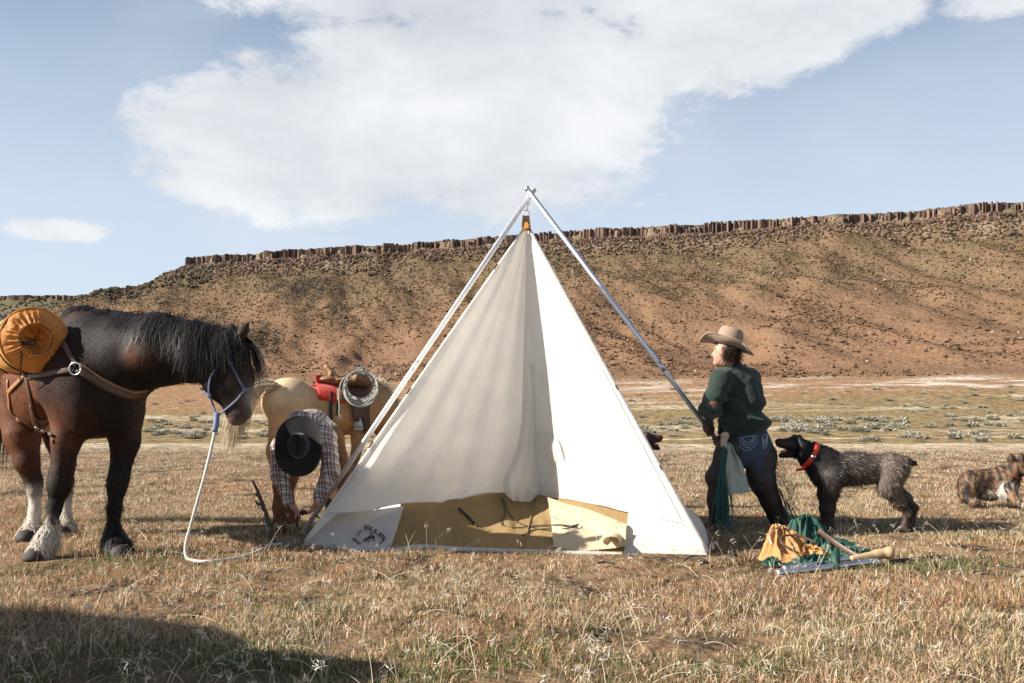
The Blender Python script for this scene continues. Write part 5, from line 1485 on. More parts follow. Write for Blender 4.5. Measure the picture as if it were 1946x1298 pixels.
add_tube('rope', [P(656, 716, 13.86), P(648, 728, 13.84), P(644, 750, 13.82), P(645, 775, 13.80), P(644, 786, 13.80)], .009, m_lar, tr_, sides=7)
n = 40
hv = hairs(np.tile(P(644, 786, 13.80), (n, 1)), A([0, -.1, -1.0]) + r.normal(size=(n, 3)) * .25, r.uniform(.05, .10, n), .006, seg=3, droop=.2, curl=.2, col=A([.6, .58, .5]), seed=23)
hair_obj('frayed_end', [hv], m_hair, tr_)
# ------------------------------------------------------------------ people
m_skin = mat('skin', attr='col', rough=.5, var=.12, vscale=30, bump=.15, bscale=120, bdist=.002, spec=.4)
SKIN = (.50, .275, .19); SKINR = (.48, .215, .145)
def stripes_mat(name, base, bands, coords='Object', rough=.85):
    """woven check: bands = (axis vector, frequency per metre, duty, phase, colour, opacity)"""
    m = bpy.data.materials.new(name); m.use_nodes = True; nt = m.node_tree; N, L = nt.nodes.new, nt.links.new
    b = nt.nodes['Principled BSDF']; tc = N('ShaderNodeTexCoord')
    wob = N('ShaderNodeTexNoise'); wob.inputs['Scale'].default_value = 5; L(tc.outputs[coords], wob.inputs['Vector'])
    sc = N('ShaderNodeVectorMath'); sc.operation = 'SCALE'; sc.inputs['Scale'].default_value = .035; L(wob.outputs['Color'], sc.inputs[0])
    pos = N('ShaderNodeVectorMath'); pos.operation = 'ADD'; L(tc.outputs[coords], pos.inputs[0]); L(sc.outputs[0], pos.inputs[1])
    src = N('ShaderNodeRGB'); src.outputs[0].default_value = (*base, 1); cur = src.outputs[0]
    for ax, fr, duty, ph, col, op in bands:
        d = N('ShaderNodeVectorMath'); d.operation = 'DOT_PRODUCT'; L(pos.outputs[0], d.inputs[0]); d.inputs[1].default_value = ax
        mu = N('ShaderNodeMath'); mu.operation = 'MULTIPLY_ADD'; L(d.outputs['Value'], mu.inputs[0]); mu.inputs[1].default_value = fr; mu.inputs[2].default_value = ph
        fc = N('ShaderNodeMath'); fc.operation = 'FRACT'; L(mu.outputs[0], fc.inputs[0])
        ls = N('ShaderNodeMath'); ls.operation = 'LESS_THAN'; L(fc.outputs[0], ls.inputs[0]); ls.inputs[1].default_value = duty
        o = N('ShaderNodeMath'); o.operation = 'MULTIPLY'; L(ls.outputs[0], o.inputs[0]); o.inputs[1].default_value = op
        mx = N('ShaderNodeMixRGB'); L(o.outputs[0], mx.inputs[0]); L(cur, mx.inputs[1]); mx.inputs[2].default_value = (*col, 1); cur = mx.outputs[0]
    L(cur, b.inputs['Base Color']); b.inputs['Roughness'].default_value = rough; b.inputs['Specular IOR Level'].default_value = .2
    bn = N('ShaderNodeTexNoise'); bn.inputs['Scale'].default_value = 30; bn.inputs['Detail'].default_value = 5; L(tc.outputs[coords], bn.inputs['Vector'])
    bp = N('ShaderNodeBump'); bp.inputs['Strength'].default_value = .4; bp.inputs['Distance'].default_value = .01; L(bn.outputs[0], bp.inputs['Height']); L(bp.outputs[0], b.inputs['Normal'])
    return m
def cloth(name, B, h, m, parent, amp=.008, fr=14.0, seed=1, cut=None, stretch=(1, 1, 1), it=1, extra=None):
    def dsp(X):
        w = fbm(X[:, 0] * fr * stretch[0], X[:, 1] * fr * stretch[1], X[:, 2] * fr * stretch[2], octaves=3, seed=seed)
        d = amp * (.6 - 1.6 * np.abs(w))
        if extra is not None: d = d + extra(X)
        return d
    V, Q = B.mesh(h, disp=dsp, cut=cut); V = relax(V, Q, it)
    return link(name, np_mesh(name, V, Q), m, parent)
def hand(B, wrist, fdir, palm_n, curl, col, size=1.0, thumb_side=1):
    """palm, four fingers of unequal length bent round, thumb off the side of the palm"""
    f = A(fdir, float) / np.linalg.norm(fdir); n = A(palm_n, float); n -= f * (n @ f); n /= np.linalg.norm(n); s = np.cross(f, n) * thumb_side
    w = A(wrist, float)
    pc = w + f * .045 * size
    B.ell(pc, A([.046, .040, .018]) * size, np.stack([f, s, n], 1), col, k=.015)
    for i, (o, ln) in enumerate(((.028, .070), (.010, .080), (-.009, .074), (-.027, .058))):
        p = w + f * .078 * size + s * o * size; d = f * math.cos(curl * .4) + n * math.sin(curl * .4); rr = .0088 * size
        for seg, k in ((.45, 1.0), (.32, 2.1), (.23, 3.0)):
            q = p + d * ln * seg * size; B.cone(p, q, rr, rr * .92, col, k=.006); p = q; rr *= .92
            a = curl * k * .5 + curl * .4; d = f * math.cos(a) + n * math.sin(a)
    p = w + f * .03 * size + s * .036 * size; d = f * .6 + s * .6 + n * .5; d /= np.linalg.norm(d)
    q = p + d * .038 * size; B.cone(p, q, .0115 * size, .010 * size, col, k=.01)
    d2 = f * .8 + n * .6; d2 /= np.linalg.norm(d2); B.cone(q, q + d2 * .032 * size, .010 * size, .0085 * size, col, k=.006)
def hat(parent, c, R, brim, crown, height, m, band_m, curl=.05, dip=.02, crease=.03, name='hat'):
    """R columns: side, front, up. brim=(side, front), crown=(side, front)"""
    na = 96; a = np.linspace(0, 2 * math.pi, na, endpoint=False)
    ca, sa = np.cos(a), np.sin(a)
    rows = []
    for k in np.linspace(1, 0, 14):                                           # brim edge -> crown foot
        rs = crown[0] + (brim[0] - crown[0]) * k; rf = crown[1] + (brim[1] - crown[1]) * k
        z = curl * (np.abs(ca) ** 2.0) * k ** 1.8 - dip * (np.abs(sa) ** 3) * k ** 1.5 + .010 * k * np.sin(3 * a + 1.0) + .006 * k * np.sin(5 * a + 2.0)
        pull = 1 - .16 * np.abs(ca) ** 4 * k ** 2
        rows.append(np.stack([rs * ca * pull, rf * sa, z], 1))
    for k in np.linspace(.06, 1, 14):                                         # crown wall
        t = 1 - .10 * k - .16 * k ** 6
        rows.append(np.stack([crown[0] * ca * t, crown[1] * sa * (t + .02 * k), np.full(na, height * k) - .018 * k * np.abs(sa) * 0], 1))
    for k in np.linspace(.9, 0, 10):
        t = .74 * k
        x, y = crown[0] * ca * t, crown[1] * sa * (t + .02 * k)
        z = height * (1.0 + .05 * (1 - k ** 2)) - crease * np.exp(-(x / (crown[0] * .30)) ** 2) * (1 - .2 * (y / crown[1])) * (1 - k ** 3)
        rows.append(np.stack([x, y, z], 1))
    g = A(rows); nr = len(rows)
    w = A(c) + g @ R.T
    inner = A(c) + (g[:28] * A([.985, .985, 1]) - A([0, 0, .006])) @ R.T
    v = np.vstack([w.reshape(-1, 3), inner.reshape(-1, 3)])
    q1 = grid_faces(nr, na, True); q2 = grid_faces(28, na, True)[:, ::-1] + nr * na
    j = np.arange(na); e = np.stack([j, (j + 1) % na, (j + 1) % na + nr * na, j + nr * na], 1)
    o = link(name, np_mesh(name, v, q1, q2, e), m, parent)
    bnd = [A(c) + R @ A([crown[0] * 1.012 * math.cos(t), crown[1] * 1.012 * math.sin(t), .014]) for t in np.linspace(0, 2 * math.pi, 60)]
    v, q, t, _ = tube(bnd, .009, smooth=0, sides=8, ru=.35, rv=1.0)
    b = link('hat_band', np_mesh('hat_band', v, q, t), band_m, o, loc=None)
    return o

# ------------------------------------------------------------------ the man bent over the pole foot
man = empty('person', P(585, 1010, 8.8) * A([1, 1, 0]), 'person in plaid shirt and black hat bending over the pole foot', 'person')
B = Body(.05)
PEL, CHE = P(606, 826, 9.15), P(578, 822, 8.72)
B.cone(PEL, CHE, .12, .13, SKIN); B.cone(P(545, 838, 8.64), P(612, 830, 8.66), .065, .065, SKIN); B.cone(CHE, P(572, 848, 8.48), .07, .062, SKINR)
B.ell(P(571, 862, 8.42), (.078, .10, .105), None, SKINR, k=.03); B.cone(P(571, 878, 8.40), P(571, 886, 8.45), .055, .04, SKINR, k=.03)
ARML = [P(534, 852, 8.60), P(531, 902, 8.55), P(549, 952, 8.44)]; ARMR = [P(622, 840, 8.60), P(629, 893, 8.52), P(606, 944, 8.42)]
B.chain(ARML, [.050, .040, .028], SKIN); B.chain(ARMR, [.050, .040, .028], SKIN)
LEGR = [P(628, 832, 9.12), P(644, 895, 8.98), P(636, 985, 9.02)]; LEGL = [P(580, 832, 9.15), P(541, 915, 8.90), P(541, 995, 8.92)]
B.chain(LEGR, [.095, .062, .042], SKIN); B.chain(LEGL, [.095, .062, .042], SKIN)
hand(B, P(552, 958, 8.42), P(576, 984, 8.36) - P(552, 958, 8.42), A([.5, -.3, -.6]), .9, SKINR, 1.08, 1)
hand(B, P(604, 949, 8.41), P(588, 982, 8.38) - P(604, 949, 8.41), A([-.6, -.3, -.5]), .9, SKINR, 1.08, -1)
V, Q = B.mesh(.0075); me = np_mesh('body', V, Q); set_col(me, B.colour(V)); link('body', me, m_skin, man)
S_ = Body(.05)
S_.cone(PEL + A([0, 0, .01]), CHE, .165, .185); S_.ell(P(592, 818, 8.92), (.175, .22, .185), None); S_.cone(P(548, 836, 8.64), P(612, 828, 8.64), .115, .112)
S_.cone(CHE, P(574, 842, 8.55), .10, .085)
S_.chain(ARML, [.085, .070, .050]); S_.chain(ARMR, [.085, .072, .050])
for a_ in (ARML, ARMR): S_.cone(a_[1] * .06 + a_[2] * .94, a_[2] * 1.03 - a_[1] * .03, .052, .050, k=.01)
m_plaid = stripes_mat('plaid_shirt', (.60, .55, .49), [((1, 0, .15), 11.0, .42, .1, (.13, .05, .045), .66), ((0, .75, 1), 10.5, .42, .3, (.12, .05, .045), .62), ((1, 0, .15), 11.0, .10, .35, (.02, .018, .02), .85), ((0, .75, 1), 10.5, .10, .55, (.02, .018, .02), .85), ((1, 0, .15), 22.0, .08, .8, (.75, .72, .66), .6)])
cloth('plaid_shirt', S_, .011, m_plaid, man, .012, 11.0, 21, cut=lambda X: np.maximum(X[:, 1] - 9.22, -.3))
m_pants = mat('brown_canvas_pants', (.165, .078, .036), rough=.85, var=.22, vscale=7, bump=.4, bscale=30, bdist=.012, spec=.2)
T = Body(.05)
T.ell(P(606, 832, 9.17), (.18, .14, .145), None)
T.chain([P(628, 836, 9.12), P(645, 893, 8.98), P(640, 950, 9.0), P(634, 990, 9.02)], [.125, .092, .088, .100]); T.chain([P(580, 838, 9.15), P(540, 915, 8.90), P(540, 965, 8.91), P(541, 997, 8.92)], [.125, .088, .090, .105])
cloth('trousers', T, .012, m_pants, man, .014, 9.0, 22, cut=lambda X: .07 - X[:, 2])
m_boot = mat('brown_boot', (.115, .06, .035), rough=.6, var=.3, vscale=14, bump=.3, bscale=40, bdist=.006)
for a, b in (((541, 995, 8.92), (537, 1009, 8.72)), ((635, 992, 9.02), (636, 1000, 8.82))):
    K = Body(.03); pa, pb = P(*a), P(*b); pa[2] = .12; pb[2] = .045; K.cone(pa, pa * A([1, 1, .4]), .05, .048); K.cone(pa * A([1, 1, .4]), pb, .046, .042)
    v_, q_ = K.mesh(.01, cut=lambda X: .005 - X[:, 2]); link('boot', np_mesh('boot', v_, q_), m_boot, man)
m_bhat = mat('black_felt', (.018, .016, .015), rough=.85, var=.25, vscale=9, bump=.25, bscale=60, bdist=.004, sheen=.25, spec=.3)
m_bband = mat('black_ribbon', (.012, .011, .011), rough=.5, var=.2)
up = A([.03, -.985, .14]); up /= np.linalg.norm(up); fr = A([.0, -.14, -1.0]); fr -= up * (fr @ up); fr /= np.linalg.norm(fr)
hat(man, P(569, 848, 8.30), np.stack([np.cross(fr, up), fr, up], 1), (.215, .238), (.088, .103), .115, m_bhat, m_bband, curl=.055, dip=.01, crease=.035)
kn = empty('tie_strap', P(576, 990, 8.36), 'dark tie strap the man works with beside the pole', 'strap')
add_tube('strap_loop', [P(577, 978, 8.34), P(572, 974, 8.33), P(578, 972, 8.33), P(582, 977, 8.34)], .012, m_black, kn, sides=7); add_tube('strap_tail', [P(566, 982, 8.34), P(564, 995, 8.36), P(567, 1006, 8.4)], .007, m_black, kn, sides=6)
add_tube('strap_tail', [P(600, 980, 8.38), P(607, 984, 8.36), P(612, 988, 8.35)], .007, m_black, kn, sides=6)

# ------------------------------------------------------------------ the woman raising the second pole
def pole_at(px):
    for t in np.linspace(0, 1, 4000):
        p = PT_R + (PF_R - PT_R) * t
        if p[0] / p[1] * F + CX >= px: return p
wom = empty('person', P(1405, 1008, 8.95) * A([1, 1, 0]), 'person in green sweater and tan hat pushing the steel pole upright', 'person')
fd = A([-.94, .34, 0]); fd /= np.linalg.norm(fd); sdv = A([-fd[1], fd[0], 0])          # facing, her left
HR_ = np.stack([fd, sdv, A([0, 0, 1.0])], 1)
B = Body(.04)
HC = P(1380, 668, 8.90)
B.ell(HC, (.098, .078, .110), HR_, SKIN, k=.03)
B.ell(HC + fd * .055 + A([0, 0, -.055]), (.050, .050, .065), HR_, SKIN, k=.03)                 # jaw
B.ell(HC + fd * .086 + A([0, 0, -.100]), (.022, .026, .020), HR_, SKIN, k=.02)                 # chin
B.cone(HC + fd * .092 + A([0, 0, .006]), HC + fd * .116 + A([0, 0, -.028]), .010, .0125, SKINR, k=.012)   # nose
B.ell(HC + fd * .092 + A([0, 0, -.056]), (.016, .024, .007), HR_, (.45, .15, .11), k=.006)      # lips
B.ell(HC + fd * .090 + A([0, 0, -.068]), (.015, .020, .007), HR_, (.45, .16, .12), k=.006)
B.ell(HC + fd * .088 + A([0, 0, .022]), (.012, .060, .010), HR_, SKIN, k=.012)                 # brow
for s in (-1, 1): B.ell(HC + fd * .094 + sdv * .032 * s + A([0, 0, .004]), (.010, .014, .008), HR_, sub=True, k=.008)
B.ell(HC + sdv * .078 - fd * .005 + A([0, 0, -.012]), (.018, .008, .030), HR_, SKINR, k=.006)  # ear
NB = P(1390, 698, 8.94)
B.cone(HC + A([.012, 0, -.08]), NB, .056, .060, SKIN)
SP = [P(1400, 726, 8.95), P(1406, 772, 8.96), P(1415, 818, 8.98), P(1427, 852, 9.0)]
B.chain([NB] + SP, [.055, .11, .105, .105, .11], SKIN)
HL = pole_at(1348); HRr = pole_at(1366)
WL = P(1347, 797, 8.93); AL = [P(1372, 720, 8.84), P(1353, 768, 8.78), WL]
AR = [P(1424, 722, 9.08), P(1392, 780, 9.20), HRr + A([.02, .05, .03])]
B.chain(AL, [.060, .045, .03], SKIN); B.chain(AR, [.060, .045, .03], SKIN)
LF = [P(1408, 855, 8.97), P(1358, 906, 8.86), P(1364, 1000, 8.88)]; LB = [P(1440, 855, 9.02), P(1450, 914, 8.93), P(1484, 985, 9.02)]
B.chain(LF, [.095, .060, .042], SKIN); B.chain(LB, [.095, .060, .042], SKIN)
V, Q = B.mesh(.0085); me = np_mesh('body', V, Q); set_col(me, B.colour(V, .012)); link('body', me, m_skin, wom)
G = Body(.01); m_glove = mat('brown_glove', (.085, .034, .020), rough=.6, var=.3, vscale=22, bump=.3, bscale=70, bdist=.004)
G.cone(WL, WL * .35 + HL * .65 + A([0, -.03, 0]), .036, .034, k=.02)
pd = (PF_R - PT_R) / np.linalg.norm(PF_R - PT_R)
def grip(G, c, side):
    """a closed hand wrapped round the pole"""
    R = axes(pd, (0, 1, 0)); 
    G.ell(c + A([0, -.034 * side, .012]), (.042, .022, .044), None, k=.02)
    for i in range(4):
        o = pd * (-.034 + .021 * i)
        ang = np.linspace(-1.9, 2.2, 7) if side > 0 else np.linspace(1.2, 5.2, 7)
        pts = [c + o + (R[:, 0] * math.cos(t) + R[:, 1] * math.sin(t)) * .033 for t in ang]
        G.chain(pts, [.0105] * 7, k=.006)
    G.cone(c + pd * -.04 + A([-.03, -.02, 0]), c + pd * -.055 + A([.02, -.028, 0]), .012, .010, k=.01)
grip(G, HL, 1)
v_, q_ = G.mesh(.006); link('glove', np_mesh('glove', v_, q_), m_glove, wom)
G = Body(.01); G.cone(AR[2], HRr + A([0, .03, 0]), .034, .034, k=.02); grip(G, HRr, -1)
v_, q_ = G.mesh(.006); link('glove', np_mesh('glove', v_, q_), m_glove, wom)
# sweater
m_sweat = mat('green_wool', (.032, .047, .038), rough=.95, var=.5, vscale=60, bump=1.0, bscale=120, bdist=.010, sheen=.2, spec=.1)
S_ = Body(.05)
S_.chain([NB + A([0.0, 0, -.01])] + SP[:3], [.075, .158, .172, .186]); S_.ell(P(1416, 762, 8.95), (.165, .17, .25), None); S_.ell(P(1420, 802, 8.97), (.205, .19, .12), None); S_.cone(P(1372, 722, 8.86), P(1424, 720, 9.06), .09, .09)
S_.chain(AL, [.098, .086, .060]); S_.chain(AR, [.098, .086, .055])
hem = lambda x: .812 + (x - P(1375, 0, 8.95)[0]) * .06
rib = lambda X: .004 * np.sin(np.arctan2(X[:, 1] - 8.97, X[:, 0] - SP[2][0]) * 46) * sstep(.90, .87, X[:, 2]) + .020 * sstep(.90, .82, X[:, 2])
cutw = lambda X: np.where(X[:, 0] > P(1362, 0, 8.9)[0] , hem(X[:, 0]) - X[:, 2], -1)
fold = lambda X: .026 * np.sin((X[:, 2] * 38 + X[:, 0] * 18) + 2.5 * fbm(X[:, 0] * 4, X[:, 1] * 4, X[:, 2] * 4, octaves=2, seed=4)) * sstep(1.22, 1.0, X[:, 2]) * sstep(.90, .95, X[:, 2])
cloth('sweater', S_, .0095, m_sweat, wom, .012, 9.0, 31, cut=cutw, extra=lambda X: rib(X) + fold(X))
add_tube('collar', [NB + (fd * math.cos(t) * .070 + sdv * math.sin(t) * .064) + A([0, 0, .022 - .012 * math.cos(t)]) for t in np.linspace(0, 2 * math.pi, 30)], .018, m_sweat, wom, smooth=0, sides=8, ru=.7, rv=1.3)
K = Body(.02); K.ell(P(1356, 770, 8.70), (.045, .020, .035), None); v_, q_ = K.mesh(.007); link('elbow_patch', np_mesh('elbow_patch', v_, q_), mat('suede_patch', (.13, .045, .022), rough=.8, var=.25, vscale=20), wom)
# jeans, pockets, belt
m_jean = mat('blue_denim', (.050, .068, .108), rough=.85, var=.3, vscale=16, bump=.4, bscale=90, bdist=.004, spec=.2)
J = Body(.06)
J.ell(P(1422, 838, 8.99), (.178, .155, .19), None); J.ell(P(1412, 858, 8.92), (.115, .10, .11), None); J.ell(P(1445, 856, 8.98), (.105, .10, .12), None)
J.chain([P(1410, 856, 8.96), P(1380, 884, 8.91)], [.118, .102]); J.chain([P(1441, 858, 9.0), P(1447, 896, 8.95)], [.120, .108])
jo = cloth('jeans', J, .011, m_jean, wom, .010, 11.0, 32)
m_stitch = mat('white_stitching', (.50, .52, .58), rough=.8, var=.1)
def stitch(px):
    p = ray_hit(J, [a for a, b in px], [b for a, b in px], 8.5, 9.3, lift=.012); return tube(p, .0019, sides=5, smooth=3)
pk = []
for ox, oy, sx in ((1422, 845, .95), (1454, 842, .30)):
    def q(x, y): return (ox + x * sx, oy + y - x * .15)
    pk += [stitch([q(-17, -14), q(-16, 2), q(-1, 11), q(15, 2), q(16, -14)]), stitch([q(-14, -10), q(-1, 1), q(13, -10)]), stitch([q(-14, -5), q(-1, 6), q(13, -5)]), stitch([q(-14, -14), q(-1, -4), q(13, -14)]), stitch([q(-17, -14), q(0, -16), q(16, -14)])]
v, q_, t, _ = merge([(a, b, c, None) for a, b, c, d in pk]); link('pocket_stitching', np_mesh('pocket_stitching', v, q_, t), m_stitch, wom)
# chaps with fringe
m_chap = mat('dark_chap_leather', (.038, .029, .023), rough=.6, var=.3, vscale=10, bump=.35, bscale=40, bdist=.01, spec=.35)
C_ = Body(.05)
C_.chain([P(1386, 856, 8.90), P(1366, 905, 8.87), P(1362, 950, 8.88), P(1366, 996, 8.90)], [.122, .094, .079, .086]); C_.ell(P(1354, 905, 8.85), (.055, .06, .06), None)
cloth('chap_leg', C_, .012, m_chap, wom, .012, 9.0, 33, cut=lambda X: .06 - X[:, 2])
C2 = Body(.05)
C2.chain([P(1450, 868, 8.99), P(1449, 914, 8.93), P(1464, 950, 8.95), P(1482, 988, 9.0)], [.128, .103, .083, .086]); C2.ell(P(1430, 895, 8.94), (.06, .07, .09), None)
cloth('chap_leg', C2, .012, m_chap, wom, .012, 9.0, 34, cut=lambda X: .055 - X[:, 2])
for a, b in (((1364, 1004, 8.90), (1342, 1010, 8.84)), ((1484, 990, 9.02), (1474, 1004, 8.98))):
    K = Body(.03); pa, pb = P(*a), P(*b); pa[2] = max(pa[2], .06); pb[2] = .045; K.cone(pa, pb, .045, .036); K.cone(pa + A([.02, 0, .04]), pa, .05, .046)
    v_, q_ = K.mesh(.009, cut=lambda X: .004 - X[:, 2]); link('boot', np_mesh('boot', v_, q_), m_boot, wom)
r = np.random.default_rng(44)
def fringe(path, n, L, d, seed, Bd):
    rt = lerp_path(path, r.random(n)); col = A([.020, .095, .080]) * r.uniform(.45, 1.5, (n, 1))
    return groom(Bd, rt, A(d) + r.normal(size=(n, 3)) * .08, r.uniform(.75, 1.05, n) * L, .0052, seg=8, droop=.12, curl=.03, off=.012, col=col, seed=seed, tip=.7)
m_fr = mat('green_fringe', attr='col', rough=.6, var=.2, vscale=12, spec=.4)
f1 = [P(1376, 846, 8.78), P(1370, 880, 8.78), P(1366, 930, 8.80)]
f2 = [P(1466, 868, 8.92), P(1471, 905, 8.88), P(1480, 940, 8.90)]
hair_obj('fringe', [fringe(f1, 52, .52, (.10, -.12, -1.0), 5, C_), fringe([P(1374, 846, 8.80), P(1378, 850, 8.78)], 46, .78, (.03, -.06, -1), 6, C_)], m_fr, wom)
hair_obj('fringe', [fringe(f2, 60, .36, (.30, -.05, -1.0), 7, C2)], m_fr, wom)
# pale cloth hanging from a ring at the hip
m_rag = mat('grey_green_cloth', (.36, .39, .33), rough=.9, var=.12, vscale=8, bump=.4, bscale=30, bdist=.01)
rag = empty('cloth_bag', P(1402, 935, 8.68), 'limp grey green cloth bag hanging at the hip from a ring', 'bag')
rows = [(846, 1380, 1389), (858, 1383, 1395), (872, 1382, 1406), (890, 1380, 1414), (910, 1380, 1420), (930, 1380, 1425), (938, 1381, 1425)]
g1 = A([spline([P(x0, y + (3 if i == 6 else 0), 8.72), P(x0 * .7 + x1 * .3, y, 8.66), P(x0 * .35 + x1 * .65, y, 8.70), P(x1, y - (3 if i == 6 else 0), 8.70)], 9) for i, (y, x0, x1) in enumerate(rows)])
g = np.stack([spline(g1[:, j], 8) for j in range(g1.shape[1])], 1)
uu, vv = np.meshgrid(np.linspace(0, 1, g.shape[0]), np.linspace(0, 1, g.shape[1]), indexing='ij')
g[..., 1] += .022 * np.sin(vv * 12 + uu * 2.5) * (1 - .6 * uu) + .012 * fbm(vv * 5, uu * 5, octaves=3, seed=3)
sheet_obj('cloth', g, m_rag, rag, thick=.012)
add_tube('ring', [P(1384, 847, 8.69) + A([.020 * math.cos(t), 0, .022 * math.sin(t)]) for t in np.linspace(0, 2 * math.pi, 20)], .004, m_steel, rag, smooth=0, sides=6)
K = Body(.02); K.cone(P(1378, 828, 8.80), P(1374, 846, 8.80), .035, .022); v_, q_ = K.mesh(.008); link('top_knot', np_mesh('top_knot', v_, q_), mat('tan_cloth', (.42, .33, .24), rough=.9), rag)
# hair and hat
n = 700
HB = Body(.03); HB.ell(HC, (.100, .082, .112), HR_); HB.cone(HC + A([.012, 0, -.08]), NB, .058, .07)
rt = HC - fd * r.uniform(-.01, .09, n)[:, None] + sdv * r.uniform(-.08, .09, n)[:, None] + A([0, 0, 1]) * r.uniform(-.07, .04, n)[:, None]
rt = snap(HB, rt, .004)
hc = A([.026, .015, .010]) * r.uniform(.5, 1.8, (n, 1))
hair_obj('hair', [groom(HB, rt, -fd * .5 + r.normal(size=(n, 3)) * .7 + A([0, 0, -.3]), r.uniform(.04, .085, n), .005, seg=7, droop=.25, curl=.38, off=.012, col=hc, seed=9)], m_fur, wom)
m_that = mat('tan_felt', (.30, .215, .155), rough=.85, var=.10, vscale=8, bump=.2, bscale=70, bdist=.003, sheen=.25, spec=.25)
up = A([.33, .02, 1.0]); up = up / np.linalg.norm(up); fr = fd - up * (fd @ up); fr /= np.linalg.norm(fr)
hat(wom, HC + A([.010, 0, .052]), np.stack([np.cross(fr, up), fr, up], 1), (.215, .235), (.094, .114), .150, m_that, mat('tan_ribbon', (.20, .14, .10), rough=.7), curl=.060, dip=.022, crease=.050)
